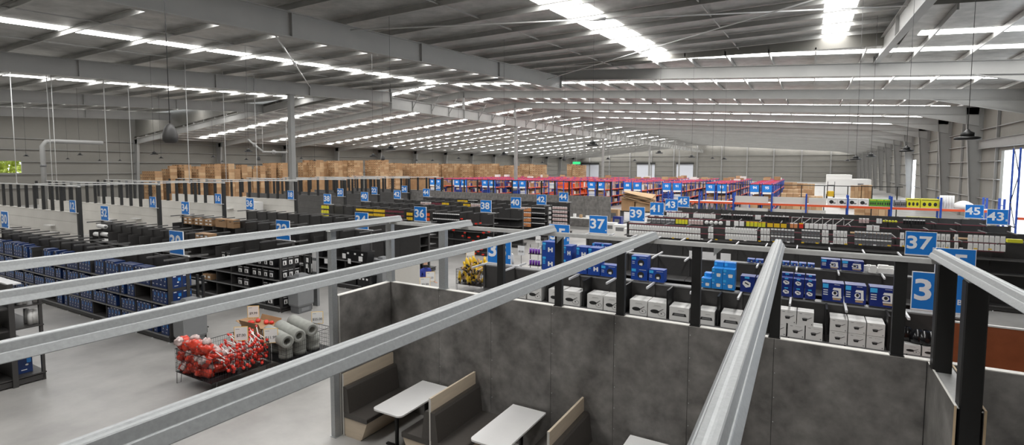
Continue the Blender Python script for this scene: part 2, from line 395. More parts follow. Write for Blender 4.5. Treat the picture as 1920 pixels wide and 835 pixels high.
for x in (3.9, 5.2, 6.4): MB().prism([(-.02, 0), (.1, 0), (-.02, -.12)], 'y', -.064, -.06).build('bracket', 'galv', hd, (x, 0, 0))
hd = thing('header_track', 'short grey steel header track above the left booth wall', 'steel track', (-7.50, 6.42, HH-.06))
MB().prism([(-.06, 0), (.06, 0), (.06, .06), (.055, .06), (.055, .006), (-.055, .006), (-.055, .06), (-.06, .06)], 'y', 0, YP-6.44).build('track', 'track', hd)
# top-hat roof channels
CHP = [(-.087, 0), (-.082, 0), (-.058, .05), (-.05, .05), (-.033, .094), (.033, .094), (.05, .05), (.058, .05), (.082, 0), (.087, 0), (.087, .004), (.064, .05), (.06, .055), (.054, .055), (.038, .098), (.032, .102), (.012, .102), (0, .098), (-.012, .102), (-.032, .102), (-.038, .098), (-.054, .055), (-.06, .055), (-.064, .05), (-.087, .004)]
LB = ['farthest left galvanised roof channel, rising to the 34B sign', 'second galvanised roof channel from the left, ending near sign 36', 'third galvanised roof channel from the left, ending before the 35B sign', 'broad galvanised roof channel crossing the booths, ending below sign 37', 'galvanised roof channel running almost straight away at right of centre', 'galvanised roof channel resting on the thick black posts at right']
for i, l in enumerate(LB):
    X = -7.347+1.747*i; L = YP+.18-.4
    t = thing('roof_channel', l, 'steel channel', (X, YP+.18, HH+.002), (0, 0, 0, 0, .08, .12)[i]/6.1, 'roof channels over the lunch room')
    t.rotation_euler.x = -(0, 0, .004, .01, .01, .018)[i]
    MB().prism(CHP, 'y', -L, 0).build('channel', 'galv', t)
    MB().box(-.02, .1, -.17, -.09, .004, .008).build('fixing_cleat', 'galv', t)
# ledge the channels rest on below the window of the viewing room
struct(MB().box(-16, 3.5, .1, .4, 0, 3.9).build('wall_viewing_room', 'panel'))
# ------------------------------------------------------------------ booths and tables
def half_bench(t, s, L):      # seat on side s of the divider, local origin on the floor, divider at x=0, bench along y 0..L
    MB().prism([(s*.03, .02), (s*.46, .02), (s*.60, .36), (s*.03, .36)][::int(s)], 'y', .0, L).build('seat_base', 'wood', t)
    MB().box(min(s*.05, s*.44), max(s*.05, s*.44), -.004, 0, 0, .1).build('kick_board', 'wood', t)
    MB().prism([(s*.03, .36), (s*.60, .36), (s*.615, .38), (s*.615, .44), (s*.60, .455), (s*.03, .455)][::int(s)], 'y', -.02, L).build('seat_cushion', 'vinyl', t)
    MB().prism([(s*.02, .455), (s*.17, .455), (s*.165, .5), (s*.115, .90), (s*.09, .94), (s*.02, .94)][::int(s)], 'y', -.015, L).build('back_cushion', 'vinyl', t)
def booth(X, l, sides):
    t = thing('booth_bench', l, 'bench', (X, 6.6, 0), group='booth benches along the partition'); L = YP-6.62
    dv = MB().box(-.018, .018, 0, L, .0, 1.17).build('divider_panel', 'wood', t)
    MB().box(-.019, .019, -.006, 0, 0, 1.172).build('edge_band', 'panel_edge', dv)
    for s in sides: half_bench(t, s, L)
booth(-7.40, 'single dark vinyl booth bench against the left side wall', (1,))
booth(-5.35, 'double booth bench between the first and second grey tables', (-1, 1))
booth(-3.17, 'double booth bench between the second and third grey tables', (-1, 1))
booth(-1.0, 'double booth bench right of the third table, cut by the photo edge', (-1, 1))
def table(X, l):
    t = thing('booth_table', l, 'table', (X, 6.5, 0), group='grey booth tables')
    pr = []; a, b = .33, 1.40; r = .09
    for cx, cy, s0 in ((a-r, r, -90), (a-.01, b-.01, 0), (-a+.01, b-.01, 90), (-a+r, r, 180)):
        rr = r if cy == r else .01
        pr += [(cx+rr*math.cos(math.radians(s0+k*18)), cy+rr*math.sin(math.radians(s0+k*18))) for k in range(6)]
    MB().prism(pr, 'z', .722, .75).build('tabletop', 'table_top', t)
    MB().lathe([(.035, .03), (.035, .722)], 12).build('leg', 'black', t, (0, .28, 0)); MB().lathe([(.035, .03), (.035, .722)], 12).build('leg', 'black', t, (0, 1.1, 0))
    for y in (.28, 1.1): MB().box(-.24, .24, -.03, .03, 0, .03).build('foot', 'black', t, (0, y, 0))
table(-6.25, 'first grey booth table, nearest the left wall'); table(-4.17, 'second grey booth table, in the middle'); table(-2.02, 'third grey booth table, cut by the bottom edge')
# brown board panel beyond the return wall
bp = thing('counter_front', 'reddish brown board panel with a white edge behind the partition at right', 'panel', (2.0, 9.3, 0))
MB().box(-.2, 2.6, 0, .03, .0, aY(1880, 616, 9.3).z).build('board', 'brown_board', bp)
MB().box(-.2, 2.6, -.005, .035, aY(1880, 616, 9.3).z, aY(1880, 613, 9.3).z).build('edge_band', 'white', bp)
for x in (0, 2.4): MB().box(x, x+.06, .03, .5, 0, 1.2).build('stand', 'black', bp)
# ------------------------------------------------------------------ aisle signs
SW, SH = .74, .69
def sign(txt, X, Y, label, z=2.782, suffix=None, size=.53, grp='blue aisle number signs'):
    t = thing('aisle_sign', label, 'sign', (X, Y, z), group=grp)
    bd = ob('board', cm('sb', lambda: MB().box(-SW/2, SW/2, -.012, .012, -SH/2, SH/2, 0).box(-SW/2+.012, SW/2-.012, -.0135, .0135, -SH/2+.012, SH/2-.012, 1), 'board', ['sign_white', 'sign_blue']), t)
    lettering(txt, size, bd, (-.05 if suffix else 0, -.0155, .0), name='number', bold=.024).scale.x = 1.14
    if suffix: lettering(suffix, (.13 if suffix == 'B' else .3), bd, (.315, -.0155, -.15), name='suffix')
    ob('foot_rail', cm('sf', lambda: MB().box(-SW/2, SW/2+.25, -.02, .03, -SH/2-.03, -SH/2), 'foot_rail', 'strip'), t)
EVY = {30: 8.25, 32: 11.81, 34: 15.52, 36: 19.26, 38: 25.05, 40: 28.55, 42: 32.15, 44: 35.87}
ODY = {33: 11.77, 35: 15.6, 37: 19.24, 39: 24.49, 41: 28.2, 43: 31.6, 45: 35.0}
AY = {12: 13.11, 14: 17.22, 16: 21.39, 18: 27.24, 20: 32.29, 22: 36.42, 24: 40.64, 26: 46.23}
XA, XB_, XC_, XD = -35.87, -29.25, -16.09, -7.14
ODE = {33: 2.04, 35: 3.0, 37: 2.89, 39: 6.2, 41: 8.55, 43: 7.48, 45: 7.38}
for k, Y in EVY.items():
    sign(str(k), XB_, Y, 'blue sign %s at the left end of its dark shelf run' % words(k), suffix='.')
    sign(str(k), XC_, Y, 'blue sign %s%s at the right end of its dark shelf run' % (words(k), ' B' if k < 36 else ''), suffix='B' if k < 36 else '.')
for k, Y in ODY.items():
    sign(str(k), XD, Y, 'blue sign %s%s at the left end of its right-hand run' % (words(k), ' B' if k < 37 else ''), suffix='B' if k < 37 else '.')
    if k != 39: sign(str(k), ODE[k], Y, 'blue sign %s%s at the right end of its shelf run near the right edge' % (words(k), ' B' if k < 45 else ''), suffix='B' if k < 45 else '.')
for k, Y in AY.items(): sign(str(k), XA, Y-.14, 'blue sign %s on the far left row of display walls' % words(k), suffix='.')
# ------------------------------------------------------------------ gondola shelving
DIVS = (30, 32, 34)
def gondola(k, X0, X1, Yc, label, fine=True, levels=(.15, .6, 1.05, 1.7), top=2.37, panel='shelf', arms=True, strip='strip', toplip=True):
    t = thing('gondola_run', label, 'shelving', (X0, Yc, 0), group='double-sided dark shelf runs')
    nb = max(1, round((X1-X0)/.92)); p = (X1-X0)/nb; D = .56
    MB().box(.02, X1-X0-.02, -D+.03, D-.03, .03, .15).build('base', panel, t)
    for i in range(nb+1):
        bx('upright', .06, .1, top, panel, t, (i*p, 0, 0))
        bx('foot_cap', .03, .03, .03, 'strip', t, (min(max(i*p, .02), X1-X0-.02), -D, 0))
        if arms:
            ob('bracket_arm', cm(('arm', fine), lambda: MB().box(-.018, .018, -.62, .62, 0, .045, 0), 'bracket_arm', 'strip' if fine == 'pale' else 'shelf_grey'), t, (i*p, 0, top-.01))
    if k in DIVS:
        for i in range(nb+1): bx('bay_divider', .035, .5, 1.86, panel, t, (i*p, -.29, .15))
    for i in range(nb):
        bx('back_panel', p-.006, .03, top-.16, panel, t, ((i+.5)*p, 0, .15))
    def shm(w_): return MB().box(-w_/2, w_/2, -D, -.02, 0, .03, 0).box(-w_/2+.005, w_/2-.005, -D-.006, -D, -.008, .034, 1)
    for z in levels:
        if fine:
            for i in range(nb):
                ob('shelf', cm(('sh', round(p, 3), strip, panel), lambda: shm(p-.01), 'shelf', [panel, strip]), t, ((i+.5)*p, 0, z))
        else:
            shm(X1-X0).build('shelf', [panel, strip], t, ((X1-X0)/2, 0, z))
        MB().box(0, X1-X0, .02, D, z, z+.03).build('rear_shelf', panel, t)
    if toplip: MB().box(0, X1-X0, -.02, .2, top-.03, top).build('top_cap', strip, t)
    return t
LV = {30: (.17, .62, 1.07, 1.52), 32: (.17, .66, 1.1, 1.52), 34: (.17, .7, 1.15)}
for k, Y in EVY.items():
    gondola(k, XB_-.3, XC_+.5, Y, 'dark double-sided shelf run under the signs numbered %s' % words(k), k < 36, LV.get(k, (.17, .8, 1.3, 1.75)), strip='strip_mid' if k < 38 else 'shelf_grey', toplip=False)
for k, Y in ODY.items():
    gondola(k, XD-.45, ODE[k]+.45, Y, 'dark shelf run under the signs numbered %s, right half of the store' % words(k), 'pale' if k < 39 else False, (.17, .7, 1.15, 1.71) if k == 33 else (.17, .8, 1.3, 1.8), strip='strip_mid' if k < 39 else 'shelf_grey', arms=k < 45, toplip=k < 36)
g28 = gondola(28, -22, -15.45, 4.36, 'dark open shelf rack cut by the left photo edge', True, (.17, .75, 1.3, 1.8), arms=False)
for y in (.52, -.52): MB().box(-.04, .03, -.03, .03, 0, 2.2).build('corner_post', 'shelf', g28, (6.5, y, 0))
# ------------------------------------------------------------------ product meshes (front at y=0, base z=0, centred on x)
def pan_art(b, w, h, k=1):       # black frying pan with lid ring
    e = -.002
    b.ell(-w*.12, h*.40, w*.24, h*.13, e, 1); b.face([(w*.06, e, h*.42), (w*.1, e, h*.40), (w*.36, e, h*.60), (w*.34, e, h*.63)], 1)
    b.ell(w*.25, h*.28, w*.2, h*.16, e-.0005, 1, 16, .9); b.ell(w*.24, h*.3, w*.045, h*.04, e-.0005, 1, 8)
    b.rect(-w*.15, w*.2, h*.80, h*.815, e, 2); b.rect(-w*.2, w*.25, h*.74, h*.75, e, 2)
def sauce_art(b, w, h):
    e = -.002
    b.face([(-w*.2, e, h*.52), (-w*.15, e, h*.34), (w*.08, e, h*.34), (w*.14, e, h*.52)], 1); b.ell(-w*.03, h*.52, w*.17, h*.05, e-.0004, 2)
    b.face([(w*.13, e, h*.5), (w*.15, e, h*.47), (w*.38, e, h*.63), (w*.36, e, h*.65)], 1)
    b.rect(-w*.36, -w*.2, h*.84, h*.87, e, 2); b.rect(w*.36, w*.42, h*.08, h*.16, e, 2); b.rect(-w*.05, w*.3, h*.83, h*.84, e, 2)
def roast_art(b, w, h):
    e = -.002
    b.face([(-w*.36, e, h*.34), (w*.38, e, h*.34), (w*.33, e, h*.55), (-w*.3, e, h*.55)], 1); b.face([(-w*.26, e-.0005, h*.38), (w*.28, e-.0005, h*.38), (w*.25, e-.0005, h*.51), (-w*.22, e-.0005, h*.51)], 2)
    b.rect(-w*.05, w*.25, h*.74, h*.76, e, 2)
def kettle_art(b, w, h):
    e = -.002
    b.rect(-w*.46, -w*.2, h*.7, h*.92, e, 1); b.ell(w*.1, h*.45, w*.2, h*.27, e, 2); b.ell(w*.06, h*.34, w*.06, h*.1, e-.0005, 3, 8); b.ell(w*.15, h*.34, w*.05, h*.12, e-.0005, 3, 8)
    b.rect(-w*.44, -w*.28, h*.5, h*.54, e, 3); b.rect(-w*.44, -w*.28, h*.36, h*.40, e, 3); b.rect(0, w*.42, h*.86, h*.885, e, 3)
def h_art(b, w, h):
    e = -.002
    b.rect(-w*.46, -w*.2, h*.78, h*.94, e, 1); b.rect(-w*.02, w*.1, h*.3, h*.62, e, 3); b.rect(w*.24, w*.36, h*.3, h*.62, e, 3); b.rect(w*.08, w*.26, h*.42, h*.52, e, 3)
    for z in (.66, .55, .44): b.rect(-w*.44, -w*.24, h*z, h*(z+.06), e, 1)
def pot_art(b, w, h):
    e = -.002
    b.rect(-w*.46, -w*.22, h*.72, h*.94, e, 1); b.face([(-w*.06, e, h*.5), (-w*.02, e, h*.2), (w*.28, e, h*.2), (w*.34, e, h*.5)], 3); b.ell(w*.14, h*.5, w*.22, h*.07, e-.0005, 2); b.ell(w*.14, h*.49, w*.2, h*.05, e-.001, 3)
    b.rect(-w*.44, -w*.28, h*.5, h*.55, e, 3)
def iron_art(b, w, h):
    e = -.002
    b.rect(-w*.2, w*.12, h*.86, h*.98, e, 1); b.face([(-w*.34, e, h*.5), (-w*.1, e, h*.28), (w*.2, e, h*.36), (w*.22, e, h*.6), (-w*.1, e, h*.74), (-w*.3, e, h*.66)], 3)
    b.face([(-w*.2, e-.0005, h*.56), (w*.08, e-.0005, h*.44), (w*.1, e-.0005, h*.52), (-w*.16, e-.0005, h*.64)], 2)
def mixer_art(b, w, h):
    e = -.002
    b.rect(-w*.48, -w*.22, h*.72, h*.95, e, 1); b.rect(w*.05, w*.3, h*.92, h*.94, e, 3)
    b.face([(-w*.02, e, h*.64), (w*.02, e, h*.76), (w*.36, e, h*.76), (w*.38, e, h*.3), (w*.26, e, h*.3), (w*.24, e, h*.62)], 3); b.ell(w*.08, h*.46, w*.13, h*.13, e-.0005, 3); b.ell(w*.09, h*.48, w*.07, h*.09, e-.001, 2)
    b.rect(-w*.02, w*.4, h*.22, h*.3, e, 3); b.rect(w*.0, w*.36, h*.1, h*.2, e, 4)
    for z in (.58, .46, .34): b.rect(-w*.45, -w*.24, h*z, h*(z+.05), e, 3)
def win_art(b, w, h):
    e = -.002
    b.rect(-w*.3, w*.3, h*.25, h*.7, e, 1); b.face([(-w*.2, e-.0005, h*.3), (w*.1, e-.0005, h*.3), (-w*.02, e-.0005, h*.62), (-w*.12, e-.0005, h*.62)], 2); b.rect(-w*.42, w*.42, h*.9, h*.94, e, 1)
def bluetall_art(b, w, h):
    e = -.002
    b.rect(-w*.4, -w*.1, h*.88, h*.95, e, 3); b.rect(w*.1, w*.4, h*.55, h*.8, e, 1); b.rect(-w*.3, w*.1, h*.16, h*.20, e, 3); b.ell(w*.1, h*.45, w*.12, h*.05, e-.0005, 3, 8)
def cart_art(b, w, h):
    e = -.002
    b.rect(-w*.3, w*.3, h*.35, h*.7, e, 1)
def handle_art(b, w, h): b.rect(-w*.18, w*.18, h*.7, h*.82, -.002, 1)
def heater_art(b, w, h):
    e = -.002
    b.ell(-w*.1, h*.45, w*.22, h*.26, e, 1); b.ell(w*.2, h*.3, w*.15, h*.1, e, 2); b.rect(-w*.4, w*.4, h*.86, h*.9, e, 2)
def tools_art(b, w, h):
    e = -.002
    for x in (-.3, 0, .3): b.ell(x*w, h*.4, w*.1, h*.22, e, 1, 8)
    b.rect(-w*.45, w*.45, h*.84, h*.92, e, 2)
KIND = {'pan': (pan_art, ['white', 'print_black', 'print_grey']), 'sauce': (sauce_art, ['white', 'print_black', 'print_grey']), 'roast': (roast_art, ['white', 'print_black', 'print_grey']),
        'kettle': (kettle_art, ['box_blue', 'label_cyan', 'print_black', 'paper']), 'hbox': (h_art, ['box_blue', 'label_cyan', 'print_black', 'paper']),
        'pot': (pot_art, ['box_light_blue', 'label_cyan', 'print_black', 'paper']), 'iron': (iron_art, ['box_navy', 'label_cyan', 'print_black', 'paper']),
        'mixer': (mixer_art, ['box_navy', 'label_cyan', 'print_black', 'paper', 'carton_pale']), 'window': (win_art, ['box_black', 'paper', 'print_black']),
        'bluetall': (bluetall_art, ['box_deep', 'box_light_blue', 'print_black', 'paper']), 'carton': (cart_art, ['carton', 'paper']), 'cartonh': (handle_art, ['carton', 'carton_dark']),
        'heater': (heater_art, ['white', 'print_black', 'print_grey']), 'greenbox': (tools_art, ['green', 'print_black', 'yellow_green']), 'yellowbox': (tools_art, ['yellow_green', 'print_black', 'carton_dark']), 'greybox': (tools_art, ['print_grey', 'print_black', 'paper'])}
def pmesh(kind, w_, h, d):
    w_, h, d = round(w_, 2), round(h, 2), round(d, 2)
    def f():
        b = MB().box(-w_/2+.002, w_/2-.002, 0, d, 0, h-.001, 0)
        KIND[kind][0](b, w_, h)
        b.face([(-w_*.46, .01, h+.0005), (w_*.46, .01, h+.0005), (w_*.46, d*.48, h+.0005), (-w_*.46, d*.48, h+.0005)], 0)
        b.face([(-w_*.5, d*.485, h+.001), (w_*.5, d*.485, h+.001), (w_*.5, d*.515, h+.001), (-w_*.5, d*.515, h+.001)], min(2, len(KIND[kind][1])-1))
        return b
    return cm(('p', kind, w_, h, d), f, 'box_' + kind, KIND[kind][1])
def pbox(name, kind, x, y, z, w_, h, d, label, cat='box', grp=None, rz=0):
    return tag(ob(name, pmesh(kind, w_, h, d), None, (x, y, z), rz), label, cat, grp)
# ---- run 33: pans on the shelf (z 1.74) and blue appliance boxes on top
Y3 = ODY[33]-.55; ZP = 1.742
def row33(kind, name, spans, y, z, h, d, desc, cat, grp, rows=1, yref=600):
    c = 0
    for a, b in spans:
        x0, x1 = aY(a, yref, y).x, aY(b, yref, y).x
        for r in range(rows):
            pbox(name, kind, (x0+x1)/2, y, z+r*h, x1-x0-.006, h-.003, d, '%s %s%s' % (nth(c), desc, '' if rows == 1 else (', lower' if r == 0 else ', upper')), cat, grp)
        c += 1
row33('pan', 'pan_box', [(958, 986), (988, 1015), (1028, 1054), (1055, 1087), (1100, 1130), (1131, 1160), (1180, 1213), (1214, 1249)], Y3, ZP, .33, .46, 'white frying pan box from the left on the shelf behind the partition', 'box', 'frying pan boxes')
row33('roast', 'roaster_box', [(1254, 1292), (1308, 1340), (1351, 1389)], Y3, ZP, .29, .46, 'white roasting tray box from the left beside the frying pan boxes', 'box', 'roasting tray boxes')
row33('sauce', 'saucepan_box', [(1444, 1475), (1477, 1510), (1511, 1544)], Y3, ZP, .26, .3, 'white saucepan box from the left in the low row beyond the fifth channel', 'box', 'saucepan boxes')
for i, (a, b) in enumerate(((1462, 1493), (1494, 1526))):
    x0, x1 = aY(a, 600, Y3).x, aY(b, 600, Y3).x
    pbox('saucepan_box', 'sauce', (x0+x1)/2, Y3, ZP+.26, x1-x0-.006, .26, .3, '%s white saucepan box standing on top of the low saucepan row' % ('left' if i == 0 else 'right'), 'box', 'saucepan boxes')
row33('sauce', 'saucepan_box', [(1556, 1590), (1591, 1625), (1626, 1661)], Y3, ZP, .235, .46, 'white saucepan stack from the left in the block of six', 'box', 'block of six saucepan boxes', 2)
row33('pan', 'pan_box', [(1697, 1730), (1732, 1766), (1768, 1798)], Y3, ZP, .17, .4, 'low white pan box from the left below the right-hand 33B sign', 'box', 'low pan boxes')
def divider33(x): bx('shelf_divider', .04, .5, .5, 'black', None, (x, Y3+.27, ZP))
for i, px in enumerate((1024, 1093, 1170, 1250, 1300, 1345, 1440, 1550, 1668, 1693)):
    x = aY(px, 600, Y3).x
    tag(bx('shelf_divider', .035, .5, .62, 'black', None, (x, Y3+.27, ZP)), '%s black shelf divider from the left between the white cookware boxes' % nth(i), 'divider', 'dividers on the cookware shelf')
bh = MB()
for i in range(7):
    c = (R.uniform(-.25, .25), R.uniform(0, .3), .0); rr = R.uniform(.1, .16)
    bh.lathe([(rr*.6, 0), (rr, .05), (rr*1.05, .12), (rr*.7, .2), (rr*.3, .25)], 9, 0, c)
q = aY(1722, 640, Y3+.05)
tag(bh.build('plastic_bag_heap', 'bag_black', None, (q.x, Y3+.1, ZP+.175)), 'heap of shiny black plastic bags on the low pan boxes', 'bags')
YT = ODY[33]-.02; ZT = 2.406
row33('hbox', 'appliance_box', [(1016, 1040)], YT, ZT, .36, .3, 'pair of dark blue H boxes at the left end', 'box', 'blue appliance boxes on run 33', 2, 490)
row33('hbox', 'appliance_box', [(1056, 1072), (1080, 1101), (1102, 1125)], YT, ZT, .33, .34, 'dark blue appliance box from the left behind the broad channel', 'box', 'blue appliance boxes on run 33', 2, 490)
row33('kettle', 'appliance_box', [(1126, 1156), (1216, 1246)], YT, ZT, .28, .26, 'single blue kettle box from the left on the shelf top', 'box', 'blue appliance boxes on run 33', 1, 510)
row33('kettle', 'appliance_box', [(1183, 1214)], YT, ZT, .28, .26, 'blue kettle boxes stacked in two right of the black post', 'box', 'blue appliance boxes on run 33', 2, 510)
row33('pot', 'pot_box', [(1314, 1334)], YT, ZT, .2, .24, 'light blue pot box standing lowest at the left', 'box', 'light blue pot boxes', 1, 520)
row33('pot', 'pot_box', [(1334, 1355), (1355, 1378)], YT, ZT, .22, .24, 'light blue pot stack from the left, front row', 'box', 'light blue pot boxes', 2, 520)
row33('pot', 'pot_box', [(1338, 1357), (1357, 1379)], YT+.26, ZT, .27, .2, 'light blue pot stack from the left, back row', 'box', 'light blue pot boxes', 2, 520)
row33('pot', 'pot_box', [(1320, 1334)], YT+.26, ZT, .27, .2, 'light blue pot box, back row behind the lowest one', 'box', 'light blue pot boxes', 1, 520)
row33('iron', 'appliance_box', [(1388, 1416), (1417, 1432)], YT, ZT, .33, .3, 'dark blue fryer box from the left beside the pot boxes', 'box', 'blue appliance boxes on run 33', 1, 520)
row33('iron', 'iron_box', [(1464, 1486), (1487, 1508), (1509, 1530)], YT, ZT, .19, .2, 'blue iron stack from the left beyond the fifth channel', 'box', 'blue iron boxes', 2, 540)
row33('iron', 'iron_box', [(1465, 1487), (1488, 1509), (1510, 1529)], YT+.22, ZT, .22, .16, 'blue iron stack from the left, back row', 'box', 'blue iron boxes', 2, 540)
row33('mixer', 'mixer_box', [(1541, 1583), (1584, 1625), (1630, 1684)], YT, ZT, .36, .32, 'dark blue stand mixer box from the left on the shelf top', 'box', 'stand mixer boxes', 1, 550)
row33('mixer', 'mixer_box', [(1539, 1576), (1578, 1620)], ODY[35]-.05, ZT, .25, .3, 'blue mixer box from the left on the run behind', 'box', 'stand mixer boxes on run 35', 1, 500)
row33('kettle', 'appliance_box', [(1400, 1415), (1416, 1431), (1466, 1480), (1482, 1496), (1498, 1512), (1514, 1528)], ODY[35]-.05, ZT, .09, .25, 'flat blue box from the left on the run behind', 'box', 'flat blue boxes on run 35', 1, 495)
row33('hbox', 'appliance_box', [(1110, 1126), (1127, 1143)], ODY[35]-.05, ZT, .19, .25, 'blue box from the left on the run behind, below sign 37', 'box', 'blue boxes on run 35', 1, 460)
for i, (a, b) in enumerate(((1292, 1297), (1313, 1343), (1351, 1370))):
    x0, x1 = aY(a, 485, 15.5).x, aY(b, 485, 15.5).x
    t = tag(bx('price_card', x1-x0, .01, .2, 'paper', None, ((x0+x1)/2, 15.5, ZT)), '%s white price card from the left standing on the run behind the blue boxes' % nth(i), 'price card', 'price cards on run 35')
def clear_heap(name, px0, px1, y, Y, z, h, label, m='clear_pack', n_=16):
    b = MB(); x0, x1 = aY(px0, y, Y).x, aY(px1, y, Y).x
    for i in range(n_):
        c = Vector((R.uniform(x0, x1), Y+R.uniform(0, .3), z)); s = R.uniform(.06, .12)
        b.box(c.x-s, c.x+s, c.y-s*.7, c.y+s*.7, z, z+h*R.uniform(.4, 1), 0, .02)
    return stuff(tag(b.build(name, m), label, 'goods'))
clear_heap('plastic_packs', 1622, 1690, 500, 15.5, ZT, .2, 'clear plastic packs piled on the run left of sign 35B', 'white')
# left end of runs 33 and 35: bins, purple tins
for i in range(4):
    for r in range(2):
        x = aY(995+i*5.2, 460, 14.2).x
        t = thing('purple_tin', '%s purple tin from the left on the %s wire shelf below the 35B sign' % (nth(i), 'upper' if r else 'lower'), 'tin', (x, 14.2, 1.98+r*.36), group='purple tins')
        ob('can', cm('tin', lambda: MB().lathe([(.038, 0), (.038, .15)], 10), 'can', 'purple'), t); ob('lid', cm('tinl', lambda: MB().lathe([(.036, .15), (.03, .165)], 10), 'lid', 'strip'), t)
ws = thing('wire_stand', 'black wire stand holding the purple tins', 'stand', (aY(1003, 460, 14.2).x, 14.2, 0))
for r in (1.96, 2.32): MB().box(-.2, .2, -.06, .1, 0, .015).build('shelf', 'wire', ws, (0, 0, r))
for x in (-.2, .2): MB().tube([(x, .08, 0), (x, .08, 2.6)], .012).build('leg', 'wire', ws)
for i, (px, py, tx) in enumerate(((977, 470, '$2.50'), (1009, 449, '$9.00'))):
    q = aY(px, py, 13.2 if i == 0 else 18)
    t = thing('price_card', 'white price card on a stand %s the 33B sign' % ('just right of' if i == 0 else 'farther right, behind'), 'price card', q)
    MB().box(-.11, .11, -.004, .004, -.14, .14).build('card', 'paper', t); lettering(tx, .07, t, (0, -.006, -.03), 'print_grey', 'price')
    MB().tube([(0, .01, -q.z), (0, .01, -.1)], .008).build('stand_rod', 'wire', t)
for i in range(3):
    q = aY(961+i*6, 492, 12.4)
    tag(MB().lathe([(.06, 0), (.065, .1), (.05, .26), (.02, .3)], 9).build('white_bottle', 'white' if i != 1 else 'clear_bag', None, (q.x, 12.0, 2.40)), '%s pale bottle from the left right of the left 33B sign' % nth(i), 'bottle', 'pale bottles on run 33')
# ---- run 30: dark blue tall boxes by bay
Y30 = EVY[30]-.55
cnt = 0
nb = round((XC_+.5-XB_+.3)/.92); pb = (XC_+.5-XB_+.3)/nb
for z, h in ((.203, .38), (.653, .36), (1.103, .36), (1.553, .5)):
    cnt = 0
    for i in range(nb):
        if R.random() < .12: continue
        for j in range(4):
            if R.random() < .08: continue
            x = XB_-.3+i*pb+.155+j*.2
            pbox('blue_box', 'bluetall', x, Y30+.02, z, .19, h*R.choice((.9, 1, 1)), .3, '%s tall dark blue box from the left on the %s shelf of run 30' % (nth(cnt), {.203: 'lowest', .653: 'second', 1.103: 'third', 1.553: 'top'}[z]), 'box', 'tall blue boxes on run 30'); cnt += 1
for j in range(2):
    for z in (.2, .65, 1.1, 1.55):
        pbox('blue_box', 'bluetall', XC_+.52, 7.95+j*.27, z, .25, .36, .2, 'dark blue box %s on the %s shelf at the right end of run 30' % (('in front', 'behind')[j], {.2: 'lowest', .65: 'second', 1.1: 'third', 1.55: 'top'}[z]), 'box', 'end boxes of run 30', math.pi/2).location.x += .0
# ---- run 32: black boxes with white windows and cartons
Y32 = EVY[32]-.55
def run_row(kind, name, Y, z, h, d, pxs, yy, desc, grp):
    for i, (a, b) in enumerate(pxs):
        x0, x1 = aY(a, yy, Y).x, aY(b, yy, Y).x
        pbox(name, kind, (x0+x1)/2, Y, z, x1-x0-.01, h, d, '%s %s' % (nth(i), desc), 'box', grp)
W = [(416, 424), (425, 433), (446, 456), (457, 468), (473, 482), (483, 491), (494, 503), (504, 514)]
run_row('window', 'black_box', Y32, 1.555, .3, .3, W, 500, 'black box with white window from the left, upper shelf of run 32', 'black boxes on run 32')
run_row('window', 'black_box', Y32, 1.135, .3, .3, W[2:], 520, 'black box with white window from the left, third shelf of run 32', 'black boxes on run 32')
run_row('window', 'black_box', Y32, .695, .3, .3, W[2:4]+W[6:], 545, 'black box with white window from the left, second shelf of run 32', 'black boxes on run 32')
run_row('window', 'black_box', Y32, .205, .3, .3, [(486, 500), (501, 514)], 580, 'black box with white window from the left, lowest shelf of run 32', 'black boxes on run 32')
for z, w1_ in ((.2, 'lowest'), (.69, 'second'), (1.13, 'third'), (1.55, 'top')):
    for j in range(3):
        pbox('black_box', 'window', XC_+.53, 11.45+j*.24, z, .22, .34, .2, '%s black box at the right end of run 32, %s shelf' % (nth(j), w1_), 'box', 'end boxes of run 32', math.pi/2)
run_row('carton', 'brown_carton', Y32, 1.135, .17, .3, [(380, 387), (388, 395)], 520, 'small brown carton with white label from the left, third shelf of run 32', 'small cartons on run 32')
run_row('carton', 'brown_carton', Y32, .695, .2, .3, [(381, 388), (389, 396)], 540, 'small brown carton with white label from the left, second shelf of run 32', 'small cartons on run 32')
# cartons on top of runs 32 and 34
def top_cartons(Y, z, spans, yy, h, desc, grp, rows=1, kind='carton'):
    for i, (a, b) in enumerate(spans):
        x0, x1 = aY(a, yy, Y).x, aY(b, yy, Y).x
        for r in range(rows): pbox('brown_carton', kind, (x0+x1)/2, Y, z+r*h, x1-x0-.01, h-.005, .34, '%s %s%s' % (nth(i), desc, '' if rows == 1 else (', lower', ', upper', ', topmost')[r]), 'carton', grp)
top_cartons(EVY[32]-.45, 2.02, [(367, 375), (375, 383), (383, 391)], 465, .2, 'brown carton with white label from the left below the second channel', 'labelled cartons on run 32', 2)
top_cartons(EVY[34]-.5, 2.02, [(345, 352), (353, 360), (365, 372), (373, 381), (384, 391), (391, 398)], 425, .17, 'small carton from the left on the run below sign 34', 'small cartons on run 34', 2)
top_cartons(EVY[34]-.5, 2.02, [(404, 424), (426, 438)], 428, .42, 'large brown carton from the left on the run below sign 34', 'large cartons on run 34', 1, 'cartonh')
# white wrapped rolls at the left end of run 32
for i, (x, y) in enumerate(((193, 425), (186, 440), (199, 440), (203, 452))):
    a = aY(x, y, EVY[32]-.4)
    t = thing('wrapped_roll', '%s white wrapped roll stacked at the left end of run 32' % nth(i), 'roll', a, group='white wrapped rolls')
    MB().tube([(-.4, 0, 0), (.25, 0, 0)], .1, 10).build('wrap', 'white', t); MB().tube([(.25, 0, 0), (.252, 0, 0)], .06, 10).build('core_end', 'print_grey', t)
